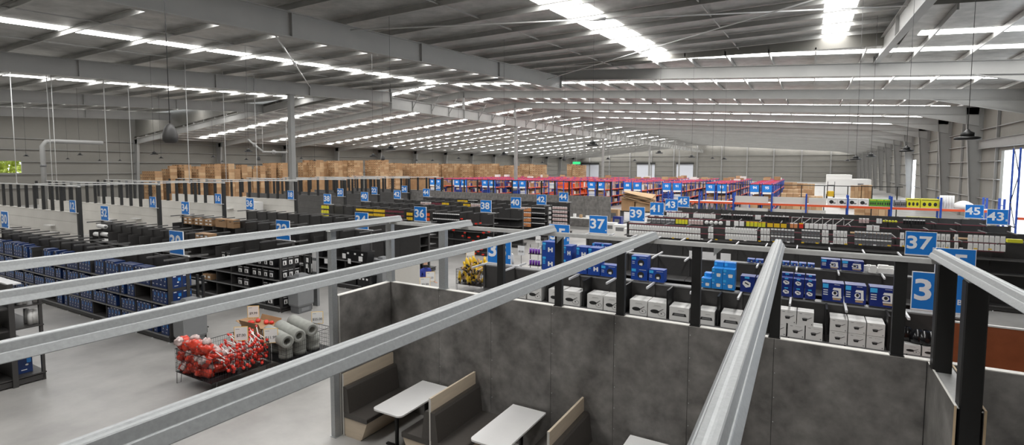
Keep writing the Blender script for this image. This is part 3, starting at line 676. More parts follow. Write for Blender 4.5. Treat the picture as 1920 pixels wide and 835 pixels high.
# run 34: black fabric boxes with white tags
Y34 = EVY[34]-.55
for i, (px, py) in enumerate(((577, 488), (574, 499), (582, 499), (609, 466), (612, 490), (581, 507), (645, 480), (655, 490), (676, 486), (662, 520))):
    q = aY(px, py, Y34-.03)
    tag(bx('shelf_tag', .2, .008, .2, 'paper', None, (q.x, q.y, q.z-.1), R.uniform(-.2, .2)), '%s white tag hanging on the dark shelves of run 34, from the left' % nth(i), 'tag', 'white shelf tags')
for i, (a, b, zz) in enumerate(((583, 606, 1.19), (645, 668, .2), (669, 693, .2), (643, 690, 1.19))):
    x0, x1 = aY(a, 500, Y34).x, aY(b, 500, Y34).x
    t = thing('storage_bin', '%s dark fabric storage bin on the shelves of run 34' % nth(i), 'bin', ((x0+x1)/2, Y34, zz), group='dark storage bins')
    w_ = x1-x0
    MB().prism([(-w_*.44, 0), (w_*.44, 0), (w_*.5, .42), (-w_*.5, .42)], 'y', 0, .4).build('tub', 'bag_black' if i in (1, 2) else 'box_black', t)
    for j in range(3): MB().box(-.05, .05, -.006, 0, .26, .33).build('label', 'paper', t, ((j-1)*w_*.28, 0, 0))
# ---- grey plastic tubs on end stands
def tub(X, Y, label, z0=0, s=1.0):
    t = thing('grey_tub', label, 'tub', (X, Y, z0))
    def ring(k): return [(-.24*k, -.30*k), (.24*k, -.30*k), (.24*k, .30*k), (-.24*k, .30*k)]
    def frust(b, k0, z0_, k1, z1_, m=0):
        vs = [(x, y, z0_) for x, y in ring(k0)] + [(x, y, z1_) for x, y in ring(k1)]
        b.add(vs, [(3, 2, 1, 0), (4, 5, 6, 7), (0, 1, 5, 4), (1, 2, 6, 5), (2, 3, 7, 6), (3, 0, 4, 7)], m)
    b = MB(); frust(b, .86, 0, .9, .24); ft_ = b.build('foot', 'grey_plastic_dark', t)
    b = MB(); frust(b, .97, .24, 1.06, .3); frust(b, 1.06, .3, 1.1, 1.2); b.build('body', 'grey_plastic', t)
    b = MB(); frust(b, 1.16, 1.2, 1.16, 1.26); b.build('rim', 'grey_plastic_dark', t)
    b = MB(); frust(b, .6, 1.26, .5, 1.34); b.build('lid_handle', 'grey_plastic', t)
    MB().box(.215, .222, -.16, .16, .06, .18).build('badge', 'grey_plastic', ft_)
    st = MB().box(-.3, -.24, .36, .42, 0, 1.9).box(-.02, .04, .36, .42, 0, 1.9); st.build('stand_post', 'black', t)
    return t
tub(-14.98, 7.95, 'tall grey plastic tub at the end of run 30 behind the red bin'); tub(-15.15, 11.75, 'tall grey plastic tub at the end of run 32')
tub(-15.1, 15.7, 'tall grey plastic tub at the end of run 34 behind the partition')
t = thing('label_column', 'tall grey post with white labels at the end of run 32', 'post', (-15.35, 12.55, 0))
MB().box(-.12, .12, -.05, .05, 0, 2.2).build('post', 'grey_plastic', t)
for z in (1.25, 1.75): MB().box(-.1, .1, -.056, -.05, z, z+.4).build('label', 'paper', t)
# ------------------------------------------------------------------ hanging packs on the far runs
def packmesh(kind, w_, h):
    w_, h = round(w_, 2), round(h, 2)
    def f():
        b = MB()
        if kind == 'ring':
            b.lathe([(w_*.5, -.02), (w_*.5, .02)], 10); b.v = [(x, z-.02, y+h*.5) for x, y, z in b.v]
            return b
        if kind == 'bracket':
            return b.box(-w_/2, w_/2, -.02, 0, h-.02, h).box(-w_/2, -w_/2+.02, -.02, 0, 0, h).add([(-w_/2, -.02, .01), (w_/2-.05, -.02, h-.01), (w_/2, -.02, h-.01), (-w_/2+.03, -.02, 0)], [(0, 3, 2, 1)])
        b.box(-w_*.46, w_*.46, -.05, -.005, 0, h*.78); b.box(-w_*.46, w_*.46, -.03, -.022, h*.78, h, 1)
        if kind == 'card': b.rect(-w_*.06, w_*.06, h*.1, h*.6, -.052, 2)
        return b
    return f
PK = {'white': ['white', 'paper', 'print_grey'], 'clear': ['clear_pack', 'paper', 'print_black'], 'yellow': ['yellow_green', 'yellow', 'print_black'], 'red': ['red', 'yellow', 'print_black'],
      'pink': ['clear_bag', 'paper', 'redstrip'], 'dark': ['box_black', 'paper', 'paper'], 'brown': ['orange_pack', 'paper', 'paper'], 'amber': ['yellow', 'box_black', 'print_black'], 'orange': ['orange', 'box_black', 'print_black'], 'maroon': ['redstrip', 'box_black', 'print_black']}
def packs(px0, px1, y0, y1, Y, n_, col, kind, desc, grp, slope=None, cat='hang pack', into=None):
    # n_ packs between two photo columns on the shelf face at depth Y; y0,y1 = top and bottom at px0
    a0, a1 = aY(px0, y0, Y), aY(px0, y1, Y); b0 = aY(px1, y0, Y)
    p = (b0.x-a0.x)/n_; h = a0.z-a1.z
    if into is not None:
        for i in range(n_):
            f = packmesh('plain', p*.92, h)(); into.add([(x+a0.x+(i+.5)*p, y+Y, z+a1.z) for x, y, z in f.v], [], 0); o_ = len(into.v)-len(f.v)
            into.f += [tuple(q+o_ for q in fc) for fc in f.f]; into.m += f.m; into.sm += f.sm
        return
    me = cm(('pk', col, kind, round(p*.92, 2), round(h, 2)), packmesh(kind, p*.92, h), 'pack', PK[col] if kind not in ('bracket', 'ring') else [PK[col][0]])
    for i in range(n_):
        tag(ob('hang_pack' if kind != 'bracket' else 'shelf_bracket', me, None, (a0.x+(i+.5)*p, Y, a1.z)), '%s %s' % (nth(i), desc), cat, grp)
def strip(px0, px1, y, Y, h, label, m='redstrip'):
    a, b = aY(px0, y, Y), aY(px1, y, Y)
    tag(bx('shelf_strip', b.x-a.x, .03, h, m, None, ((a.x+b.x)/2, Y+.02, a.z-h/2)), label, 'shelf strip', 'dark red shelf strips')
Y39 = ODY[39]-.57
SEG39 = [(1180, 1314, 27, 'white', 'card'), (1328, 1338, 2, 'white', 'card'), (1360, 1420, 12, 'white', 'card'), (1426, 1444, 3, 'white', 'card'), (1445, 1490, 7, 'clear', 'plain'), (1503, 1538, 6, 'clear', 'plain'), (1541, 1554, 2, 'white', 'card'), (1562, 1589, 4, 'white', 'card'), (1602, 1672, 10, 'clear', 'plain'), (1687, 1696, 1, 'white', 'card'), (1755, 1782, 3, 'white', 'card'), (1789, 1797, 1, 'white', 'card'), (1814, 1886, 7, 'white', 'plain')]
for j, (a, b, n_, c, k) in enumerate(SEG39):
    dy = (a-1180)*.0305
    for r, (t0, t1) in enumerate(((420.5, 429.2), (431.6, 440.8))):
        sc_ = 1+(a-1180)*.0006
        y0 = 420.5+dy*1.0 + (0 if r == 0 else 11*sc_); y1 = y0+9.2*sc_
        packs(a, b, y0, y1, Y39, n_, c, k, '%s pack of the %s cluster from the left, %s row of run 39' % ('white' if c == 'white' else 'clear grey', nth(j), ('upper', 'lower')[r]), 'packs hanging on run 39')
for r in range(2):
    y = aY(1180, 419.3+11*r, Y39).z; a = aY(1178, 419, Y39).x; b = aY(1886, 419, Y39).x
    tag(bx('shelf_strip', b-a, .03, .035, 'redstrip', None, ((a+b)/2, Y39+.02, y-.01)), '%s dark red strip along run 39' % ('upper', 'lower')[r], 'shelf strip', 'dark red shelf strips')
for i in range(24):
    px = 1235+i*27; q = aY(px, 444.5+(px-1180)*.036, Y39-.05)
    tag(bx('price_tag', .1, .006, .045, 'yellow' if i % 3 else 'paper', None, q), '%s small price tag from the left along the lower edge of run 39' % nth(i), 'tag', 'price tags on run 39')
Y41 = ODY[41]-.57
for j, (a, b, n_, c, k, d) in enumerate(((1213, 1266, 6, 'clear', 'plain', 'clear grey pack'), (1267, 1290, 4, 'yellow', 'plain', 'yellow box pack'), (1291, 1319, 5, 'pink', 'plain', 'pink striped pack'), (1321, 1356, 4, 'white', 'ring', 'round clear pack'), (1361, 1370, 1, 'white', 'plain', 'clear bag pack'), (1376, 1396, 2, 'white', 'plain', 'clear white bag pack'), (1399, 1436, 5, 'yellow', 'plain', 'yellow square pack'), (1438, 1476, 3, 'amber', 'plain', 'yellow and clear bag pack'), (1481, 1496, 2, 'brown', 'plain', 'tan bag pack'), (1498, 1507, 1, 'red', 'plain', 'red pack'), (1509, 1569, 7, 'white', 'plain', 'white square pack'), (1624, 1650, 2, 'white', 'plain', 'small pack'))):
    dy = (a-1213)*.032
    packs(a, b, 409+dy, 417.5+dy*1.12, Y41, n_, c, k, '%s in the %s cluster from the left on run 41' % (d, nth(j)), 'packs hanging on run 41')
Y43 = ODY[43]-.57
for j, (a, b, n_, c, k, d) in enumerate(((1250, 1292, 9, 'white', 'plain', 'small white pack'), (1300, 1342, 12, 'white', 'plain', 'tiny white pack'), (1352, 1372, 4, 'dark', 'plain', 'small black and white pack'), (1375, 1412, 8, 'dark', 'plain', 'black and white pack'), (1416, 1427, 3, 'white', 'plain', 'small white pack'), (1434, 1480, 7, 'dark', 'plain', 'dark pack'), (1610, 1630, 3, 'pink', 'plain', 'pale pack'), (1643, 1654, 2, 'white', 'plain', 'small white pack'), (1655, 1683, 5, 'yellow', 'ring', 'round yellow pack'), (1693, 1735, 8, 'dark', 'plain', 'dark hanging pack'))):
    dy = (a-1250)*.0285
    packs(a, b, 398.5+dy, 406.5+dy*1.1, Y43, n_, c, k, '%s in the %s cluster from the left on run 43' % (d, nth(j)), 'packs hanging on run 43')
packs(1484, 1602, 407, 420, Y43, 6, 'white', 'bracket', 'white angled shelf bracket from the left on run 43', 'white shelf brackets', cat='bracket')
strip(1250, 1850, 398, Y43, .04, 'dark red strip along run forty-three'); strip(1213, 1850, 406.5, Y41, .04, 'dark red strip along run forty-one')
for i, (px, py) in enumerate(((1617, 434), (1645, 436), (1815, 445))):
    q = aY(px, py, ODY[39]); tag(MB().tube([(-.4, 0, 0), (.4, 0, 0)], .04, 8).build('tube_pack', 'carton_pale', None, (q.x, q.y, 2.44)), '%s pale tube lying on top of run 39' % nth(i), 'tube', 'tubes on run 39')
q = aY(1902, 452, ODY[39]); tag(bx('yellow_pack', .4, .2, .12, 'yellow_green', None, (q.x, q.y, 2.4)), 'yellow pack lying on run 39 near the right edge', 'pack')
# left runs 36..44
Y36, Y38, Y40, Y42, Y44 = (EVY[k]-.57 for k in (36, 38, 40, 42, 44))
def multi(px0, px1, y, dy, rows, hh, Y, n_, c, d, g):
    b = MB()
    for r in range(rows): packs(px0, px1, y+r*dy, y+r*dy+hh, Y, n_, c, 'plain', '', g, into=b)
    stuff(tag(b.build('hang_pack_rows', PK[c]), 'rows: ' + d if False else 'block of tiny hanging goods, each a ' + d, 'hang packs', 'blocks of tiny hanging goods'))
multi(603, 617, 385, 8.5, 3, 6, Y38, 3, 'yellow', 'yellow lens pack at the left end of run 38', 'yellow packs on run 38')
multi(668, 700, 390, 8, 2, 5, Y38, 8, 'amber', 'yellow handled tool on the left of run 38', 'yellow tools on run 38')
multi(701, 722, 391, 7.5, 2, 6.5, Y38, 6, 'amber', 'yellow pack beside the yellow tools of run 38', 'yellow tools on run 38')
multi(723, 757, 393, 7.5, 3, 4.5, Y38, 11, 'maroon', 'dark red tool on run 38', 'red tools on run 38')
multi(763, 774, 397, 8.5, 2, 7, Y38, 3, 'amber', 'yellow clamp left of sign 36', 'yellow clamps'); multi(797, 806, 398, 8.5, 2, 7, Y38, 2, 'orange', 'orange clamp right of sign 36', 'orange clamps')
multi(812, 862, 399, 10, 2, 8, Y38, 14, 'dark', 'dark hanging tool right of the orange clamps', 'dark tools on run 38')
multi(789, 809, 378.5, 8, 1, 5.5, Y42, 6, 'pink', 'pink pack far left on run 42', 'packs on run 42'); multi(810, 828, 379, 8, 1, 5, Y42, 5, 'maroon', 'dark red pack on run 42', 'packs on run 42'); multi(829, 842, 379, 8, 1, 5, Y42, 4, 'amber', 'yellow pack on run 42', 'packs on run 42')
multi(858, 877, 374, 8, 1, 5, Y44, 6, 'amber', 'yellow pack far left on run 44', 'packs on run 44'); multi(878, 896, 375, 8, 1, 5, Y44, 6, 'dark', 'navy pack on run 44', 'packs on run 44')
multi(869, 882, 381, 10.5, 2, 6, Y42, 4, 'amber', 'yellow and orange tool left of sign 38', 'tools left of sign 38'); multi(883, 902, 381.5, 10.5, 2, 6, Y42, 5, 'pink', 'red and white pack left of sign 38', 'packs left of sign 38')
multi(976, 996, 388, 9.5, 4, 8, Y42, 6, 'brown', 'orange tan pack below sign 40', 'tan packs on run 42'); multi(997, 1022, 389, 9.5, 4, 6, Y42, 8, 'dark', 'black and white pack below sign 42', 'black packs on run 42')
multi(1036, 1064, 387, 7.2, 5, 5, Y44, 6, 'pink', 'red and white pack below sign 44', 'packs below sign 44'); multi(1024, 1034, 388, 8.5, 4, 5, Y44, 2, 'white', 'pale pack left of the packs below sign 44', 'pale packs on run 44')
# red hanging tools of run 36 face
for i, (px, py) in enumerate(((866, 411), (873, 417), (881, 414), (893, 420), (901, 419), (851, 432), (872, 437), (868, 443), (880, 446), (907, 437), (897, 444), (888, 452), (912, 462), (884, 466), (897, 472), (906, 478), (860, 425), (917, 435), (845, 428), (915, 430), (903, 468), (891, 476))):
    q = aY(px, py, Y38-.06)
    t = thing('red_tool', '%s red-headed hanging tool on the dark wall left of the 33B sign' % nth(i), 'tool', q, group='red hanging tools')
    s = q.y/975*4
    ob('head', cm('rth', lambda: MB().box(-.09, .07, -.04, .02, -.03, .05, 0, .02), 'head', 'red'), t, rz=R.uniform(-.5, .5)); ob('grip', cm('rtg', lambda: MB().tube([(0, -.01, -.02), (.03, -.01, -.16)], .018), 'grip', 'print_black'), t)
# dark boards covering the front of run 36
t = thing('display_wall', 'plain dark boards covering the front of run 36 behind the left steel posts', 'display', (-19.3, EVY[36]-.62, 0))
for i in range(3): MB().box(i*1.235, i*1.235+1.225, 0, .03, .12, 2.36).build('board', 'shelf', t)
MB().box(0, 3.7, 0, .03, 0, .12).build('kick_strip', 'shelf_grey', t)
# ------------------------------------------------------------------ wire bins with goods
def wire_bin(name, label, x0, x1, y0, y1, z0, z1, grp=None):
    t = thing(name, label, 'wire bin', ((x0+x1)/2, (y0+y1)/2, 0), group=grp); w_, d = (x1-x0)/2, (y1-y0)/2
    def side(p, q, nm):
        b = MB(); p, q = Vector(p), Vector(q); L = (q-p).length; n_ = int(L/.055)
        for i in range(n_+1):
            c = p+(q-p)*i/n_; b.tube([(c.x, c.y, z0), (c.x, c.y, z1)], .003, 4)
        for k in range(6):
            z = z0+(z1-z0)*k/5; b.tube([(p.x, p.y, z), (q.x, q.y, z)], .0035 if k < 5 else .008, 4)
        b.build(nm, 'wire', t)
    side((-w_, -d, 0), (w_, -d, 0), 'front_grid'); side((w_, -d, 0), (w_, d, 0), 'side_grid'); side((w_, d, 0), (-w_, d, 0), 'back_grid'); side((-w_, d, 0), (-w_, -d, 0), 'side_grid')
    MB().box(-w_, w_, -d, d, z0, z0+.01).build('floor_grid', 'wire', t)
    for sx in (-1, 1):
        for sy in (-1, 1):
            MB().tube([(sx*w_, sy*d*.94, z1), (sx*w_, sy*d*.98, 0), (sx*w_, sy*d*.86, 0), (sx*w_, sy*d*.82, z0)], .007, 5).build('leg', 'wire', t)
    return t
BX0, BX1 = -12.55, -11.15
wire_bin('wire_bin', 'near black wire bin heaped with red bags and red-tipped wands', BX0, BX1, 6.3, 7.75, .28, .82)
wire_bin('wire_bin', 'far black wire bin filled with grey mat rolls', -12.0, -10.75, 7.85, 9.25, .28, .82)
def blob(r, m, seed, flat=.7):
    rr = random.Random(seed); b = MB(); n1, n2 = 14, 9; vs = []
    for i in range(n2):
        th = math.pi*(i+.5)/n2
        for j in range(n1):
            ph = 6.28319*j/n1; k = r*(1+rr.uniform(-.27, .27)); vs.append((k*math.sin(th)*math.cos(ph), k*math.sin(th)*math.sin(ph), k*math.cos(th)*flat))
    fs = [(i*n1+j, i*n1+(j+1) % n1, (i+1)*n1+(j+1) % n1, (i+1)*n1+j) for i in range(n2-1) for j in range(n1)] + [tuple(range(n1))[::-1], tuple((n2-1)*n1+j for j in range(n1))][::1]
    return b.add(vs, fs, 0, True)
bags = [cm(('bag', i), lambda: blob(.15, 0, i), 'bag', 'red_bag' if i else 'red_bag') for i in range(4)]
cbags = [cm(('cbag', i), lambda: blob(.10, 0, i+20), 'crumpled_top', 'clear_bag') for i in range(3)]
for i in range(42):
    x = BX0+.13+(i % 6)*.17+R.uniform(-.03, .03); y = 6.44+((i//6) % 3)*.22+R.uniform(-.03, .03); z = .40+(i//18)*.24+R.uniform(-.03, .05)
    if i >= 36: z = .90+R.uniform(-.06, .12)
    t = tag(ob('red_bag', bags[i % 4], None, (x, y, z), rot=(R.random(), R.random(), R.random()*6)), 'shiny red plastic bag of goods heaped in the near wire bin', 'bag', 'red bags in the near wire bin')
    ob('crumpled_top', cbags[i % 3], t, (R.uniform(-.05, .05), R.uniform(-.05, .05), .11))
for i in range(130):
    x = BX1-.02-abs(R.gauss(0, .22)); y = 6.98+R.random()*.72; z = .36+R.random()*.55
    if i < 60: x = BX1+R.uniform(-.16, .05); y = 6.62+R.random()*1.08; z = .36+R.random()*.42
    t = tag(ob('red_wand', None, None, (x, y, z), rot=(R.uniform(-.15, .15), R.uniform(-.05, .3), R.uniform(-.65, .15))), 'white stick with a red tip piled in the near wire bin', 'wand', 'red-tipped wands in the near wire bin')
    ob('stick', cm('stick', lambda: MB().tube([(-.5, 0, 0), (0, 0, 0)], .012, 6), 'stick', 'white'), t)
    ob('tip', cm('tip', lambda: MB().lathe([(.02, -.035), (.036, -.015), (.036, .012), (.018, .034)], 8), 'tip', 'red'), t); ob('ferrule', cm('fer', lambda: MB().tube([(-.52, 0, 0), (-.44, 0, 0)], .026, 6), 'ferrule', 'red'), t)
def roll(label, p, q, r, cat='mat roll', grp='grey mat rolls'):
    p, q = Vector(p), Vector(q); t = thing('mat_roll', label, cat, p, group=grp); d = q-p; L = d.length
    ax = d.normalized(); a = ax.orthogonal().normalized(); bb = ax.cross(a); n_ = 18
    def circ(c, rr): return [c+(a*math.cos(6.28319*j/n_)+bb*math.sin(6.28319*j/n_))*rr for j in range(n_)]
    b = MB(); rings = [circ(Vector((0, 0, 0)), r*.52), circ(Vector((0, 0, 0)), r), circ(d*.25, r), circ(d*.27, r*.95), circ(d*.5, r*.97), circ(d*.52, r), circ(d, r), circ(d, r*.52), circ(Vector((0, 0, 0)), r*.52)]
    vs = [v for k in rings for v in k]
    b.add(vs, [(i*n_+j, i*n_+(j+1) % n_, (i+1)*n_+(j+1) % n_, (i+1)*n_+j) for i in range(8) for j in range(n_)], 0, True).build('mat', 'mat_roll', t)
    for k in (.78, .62): 
        b = MB(); rings = [circ(d*1.001, r*k), circ(d*1.001, r*(k-.05))]; b.add(rings[0]+rings[1], [(j, (j+1) % n_, n_+(j+1) % n_, n_+j) for j in range(n_)]).build('spiral_edge', 'grey_plastic_dark', t)
for i, (y, z) in enumerate(((8.0, .86), (8.34, .90), (8.72, .95))):
    roll('%s grey mat roll lying across the far wire bin, counted from the camera' % nth(i), (-11.75, y+.12, z), (-10.72, y-.1, z-.03), .16)
for i, (x, y) in enumerate(((-11.1, 8.12), (-11.08, 8.5), (-11.06, 8.9), (-11.65, 8.3), (-11.65, 8.75))):
    roll('%s grey mat roll standing upright in the far wire bin' % nth(i), (x, y, .30), (x, y, .69), .165)
t = thing('open_carton', 'open brown carton with red goods behind the red bags', 'carton', (-12.7, 8.55, .0))
MB().box(-.42, .42, -.28, .28, .25, .78).build('carton_body', 'carton', t)
for s in (-1, 1): MB().prism([(s*.42, .78), (s*.66, .84), (s*.66, .85), (s*.42, .79)][::s], 'y', -.28, .28).build('flap', 'carton', t); MB().prism([(s*.28, .78), (s*.34, .92), (s*.345, .92), (s*.29, .78)][::s], 'x', -.42, .42).build('flap', 'carton', t)
for i in range(8): ob('red_item', cm('ri', lambda: MB().lathe([(.05, 0), (.07, .03), (.04, .07)], 8), 'red_item', 'red'), t, (R.uniform(-.3, .3), R.uniform(-.18, .18), .79))
MB().box(-.3, .3, -.2, .2, 0, .25).build('stand', 'black', t)
def price_card(px, py, Y, w_, txt, label, base=0.0, tilt=.75):
    q = aY(px, py, Y); t = thing('price_card', label, 'price card', q, tilt, 'price cards on rods')
    MB().box(-w_/2, w_/2, -.003, .003, -w_*.56, w_*.56).build('border', 'card_yellow', t); cd_ = MB().box(-w_/2+.012, w_/2-.012, -.0045, .0045, -w_*.56+.012, w_*.56-.012).build('card', 'paper', t)
    lettering(txt, w_*.3, cd_, (0, -.0065, -w_*.14), 'print_grey', 'price', .015); MB().box(-w_*.38, -w_*.1, -.0055, -.0045, w_*.36, w_*.39).build('small_print', 'print_grey', cd_)
    MB().tube([(0, .006, base-q.z), (0, .006, -w_*.3)], .004, 5).build('rod', 'strip', t)
price_card(452, 626, 7.2, .30, '$7.00', 'price card reading $7.00 above the red bags', .28)
price_card(508, 630, 7.75, .32, '$11.99', 'price card reading $11.99 in front of the mat rolls', .28)
price_card(595, 596, 9.35, .30, '$25.00', 'price card reading $25.00 behind the mat rolls', .28)
price_card(475, 585, 8.7, .30, '$9.99', 'price card reading $9.99 above the open carton', .5)
# yellow glove bin and person at the counter
def glove_blob(i):
    b = blob(.1, 0, 40+i % 3, .5); b.v = [(x*1.7, y*.65, z*.9) for x, y, z in b.v]; return b
wire_bin('wire_bin', 'small wire bin heaped with yellow and black gloves right of the steel posts', -12.3, -11.1, 16.9, 17.9, .3, .9)
for i in range(84):
    x = -12.2+R.random()*1.05; y = 16.95+R.random()*.9; z = .42+R.random()*(.9-abs(x+11.7)*.7)
    t = tag(ob('glove', cm(('gl', i % 3), lambda: glove_blob(i), 'glove', 'yellow' if i % 3 else 'carton_pale'), None, (x, y, z), rot=(R.random()*2, R.random()*2, R.random()*6)), 'yellow work glove heaped in the small wire bin', 'glove', 'yellow gloves in the wire bin')
    ob('cuff', cm(('glc',), lambda: MB().tube([(.06, 0, 0), (.16, 0, 0)], .05, 7), 'cuff', 'bag_black'), t)
price_card(882, 479, 17.4, .36, '$11.50', 'price card reading $11.50 above the yellow gloves', .5)
price_card(1008, 540, 13.05, .33, '$4.50', 'price card half hidden behind the black posts', .9) if False else None
price_card(797, 531, 12.6, .33, '$0.99', 'large price card reading $0.99 in front of the person', 0)
price_card(807, 519, 13.6, .30, '$1.25', 'small price card right of the person', 0)
t = thing('cream_panel', 'cream coloured board standing left of the person', 'panel', (-11.85, 13.3, 0))
MB().box(-.56, .66, 0, .04, .05, 1.84).build('board', 'wood', t) if False else MB().box(-.56, .66, 0, .04, .05, 1.84).build('board', 'slat_white', t)
for x in (-.5, .6): MB().box(x-.03, x+.03, -.15, .25, 0, .05).build('foot', 'black', t)
def person(loc, rz):
    t = thing('person', 'person in a dark blue long-sleeved top and black face mask standing behind the counter', 'person', loc, rz)
    V = [((0, 0, .95), .14), ((0, 0, 1.15), .13), ((0, 0, 1.35), .15), ((0, 0, 1.46), .07), ((0, .01, 1.53), .055), ((.18, 0, 1.40), .065), ((.25, -.05, 1.12), .05), ((.2, -.28, 1.0), .038), ((.17, -.36, 1.0), .03),
         ((-.18, 0, 1.40), .065), ((-.25, -.05, 1.12), .05), ((-.2, -.28, 1.0), .038), ((-.17, -.36, 1.0), .03), ((.1, 0, .86), .1), ((.11, -.02, .48), .07), ((.11, 0, .09), .05), ((.12, -.16, .045), .045), ((-.1, 0, .86), .1), ((-.11, -.02, .48), .07), ((-.11, 0, .09), .05), ((-.12, -.16, .045), .045)]
    E_ = [(0, 1), (1, 2), (2, 3), (3, 4), (2, 5), (5, 6), (6, 7), (7, 8), (2, 9), (9, 10), (10, 11), (11, 12), (0, 13), (13, 14), (14, 15), (15, 16), (0, 17), (17, 18), (18, 19), (19, 20)]
    me = bpy.data.meshes.new('body'); me.from_pydata([v for v, r in V], E_, []); me.materials.append(MT['shirt'])
    o = ob('body', me, t); md = o.modifiers.new('skin', 'SKIN'); md.use_smooth_shade = True
    for i, (v, r) in enumerate(V): me.skin_vertices[0].data[i].radius = (r, r*.8)
    me.skin_vertices[0].data[0].use_root = True
    o.modifiers.new('sub', 'SUBSURF').levels = 2; o.modifiers['sub'].render_levels = 2
    hd_ = MB().lathe([(.03, -.02), (.062, .0), (.078, .05), (.082, .10), (.08, .15), (.068, .19), (.04, .215), (.01, .222)], 16); hd_.v = [(x, y*1.15-(.012 if z < .06 else 0), z) for x, y, z in hd_.v]; hd_.build('head', 'skin', t, (0, -.01, 1.50))
    MB().prism([(-.012, .085), (.012, .085), (.008, .125), (-.008, .125)], 'y', -.125, -.08).build('nose', 'skin', t, (0, -.01, 1.5))
    for s in (-1, 1):
        ob('eye', cm('eye', lambda: MB().lathe([(.004, 0), (.012, .003), (.004, .006)], 8), 'eye', 'print_black'), t, (s*.032, -.1, 1.625), rot=(math.pi/2, 0, 0)); ob('ear', cm('ear', lambda: MB().lathe([(.006, -.03), (.014, 0), (.006, .03)], 6), 'ear', 'skin'), t, (s*.083, 0, 1.61))
        hn = MB().box(-.03, .03, -.07, 0, -.012, .012, 0, .008)
        for k in range(4): hn.tube([(-.024+.016*k, -.065, 0), (-.024+.016*k, -.105-.01*(k in (1, 2)), -.005), (-.024+.016*k, -.13-.012*(k in (1, 2)), -.02)], .0075, 6)
        hn.tube([(-s*.028, -.03, 0), (-s*.05, -.055, -.004), (-s*.052, -.08, -.008)], .009, 6); hn.build('hand', 'skin', t, (s*.165, -.36, 1.0))
    mk = MB().lathe([(.066, .0), (.083, .04), (.086, .075), (.07, .09)], 16); mk.v = [(x, y*1.17-.012 if y < .02 else .0, z) for x, y, z in mk.v]; mk.build('face_mask', 'black', t, (0, -.012, 1.50))
    hr = MB().lathe([(.07, .0), (.09, .06), (.094, .14), (.084, .2), (.05, .235), (.01, .245)], 16); hr.v = [(x, max(y*1.15+.02, -.075 if z > .17 else -.02), z) for x, y, z in hr.v]; hr.build('hair', 'hair', t, (0, -.005, 1.495))
q = aY(797, 489, 14.2); person((q.x, 14.2, 0), 1.25)
# ------------------------------------------------------------------ left display rows 12..26
for k, Y in AY.items():
    whiteish = k < 19
    t = thing('display_row', '%s display row under the blue sign %s at far left' % ('white slatted' if whiteish else 'dark grey', words(k)), 'display', (XA+.45, Y, 0), group='tall display rows with black posts')
    L = 17 if k < 19 else 14; m = 'slat_white' if whiteish else 'shelf_grey'
    for i in range(L//2 if L % 2 == 0 else L//2+1):
        for z0, z1 in ((.1, 1.2), (1.21, 1.85), (1.86, 2.4)):
            ob('slat_board', cm(('slb', m, z0), lambda: MB().box(-2, -.004, -.05, .05, z0, z1), 'slat_board', m), t, (-i*2-.1, 0, 0))
    MB().box(-L-.2, -.1, -.07, .07, 2.4, 2.42).build('top_cap', 'panel_edge' if whiteish else 'shelf_grey', t)
    for i in range(int(L/1.2)+1):
        ob('post', cm('rowpost', lambda: MB().box(-.09, .09, -.06, .06, 2.42, 3.86), 'post', 'black'), t, (-i*1.25-1.0, 0, 0))
    MB().box(-.1, .08, -.1, .1, 0, 3.86).build('end_post', 'black', t)
    MB().box(-L, .1, -.06, .06, 3.86, 3.92).build('header', 'track', t)
    if whiteish:
        for i in range(5):
            if R.random() < .7: MB().box(-.4, .4, -.35, -.06, 1.2, 1.25).build('shelf', 'white', t, (-R.uniform(1, L-3), 0, R.uniform(-.3, .5)))
t = thing('wardrobe', 'white cabinet standing right of sign 18', 'cabinet', (az(578, 392, 1.2).x, 26.5, 0))
MB().box(-.6, .6, -.3, .3, 0, 2.15).build('body', 'white', t); MB().box(-.58, -.005, -.32, -.3, .05, 2.1).build('door', 'white', t); MB().box(.005, .58, -.32, -.3, .05, 2.1).build('door', 'white', t); MB().box(-.5, -.3, -.325, -.32, 1.75, 1.9).build('sticker', 'print_grey', t)
# headers tying rows together
for i, X in enumerate((-36.6, -41)):
    t = thing('tie_track', 'grey steel track linking the tops of the %s display rows' % ('nearest' if i == 0 else 'farther'), 'steel track', (X, 13, 3.925)); MB().box(-.05, .05, 0, 34, 0, .05).build('track', 'track', t)
# ------------------------------------------------------------------ far partition with black posts (Y 40.9)
YB = 40.9
pw = thing('far_partition', 'low dark grey partition with black posts in front of the racks', 'partition', (-36, YB, 0))
for i in range(18): ob('board', cm('fpb', lambda: MB().box(.003, 1.212, 0, .06, 0, 2.63), 'board', 'panel'), pw, (i*1.215, 0, 0))
for x in (-36, -34.5, -33, -31.5, -30.2, -28.76, -27.23, -25.46, -23.46, -21.9, -20.49, -19.2, -17.85, -15.31, -14.16): ob('post', cm('fpp', lambda: MB().box(-.07, .07, .01, .05, 2.63, 3.82), 'post', 'black'), pw, (x+36, 0, 0))
MB().box(0, 21.95, 0, .06, 3.8, 3.86).build('header', 'black', pw)
rl = thing('railing_frame', 'thin black post-and-rail frame in front of the right-hand racks', 'frame', (-8.4, YB, 0))
MB().box(0, 13.5, 0, .05, 3.78, 3.83).build('rail', 'black', rl)
for x in (-8.33, -6.97, -5.66, -4.39, -3.14, -1.78, -.51, .84, 2.17, 3.5, 4.82): ob('post', cm('rlp', lambda: MB().box(-.03, .03, 0, .05, 0, 3.78), 'post', 'black'), rl, (x+8.4, 0, 0))
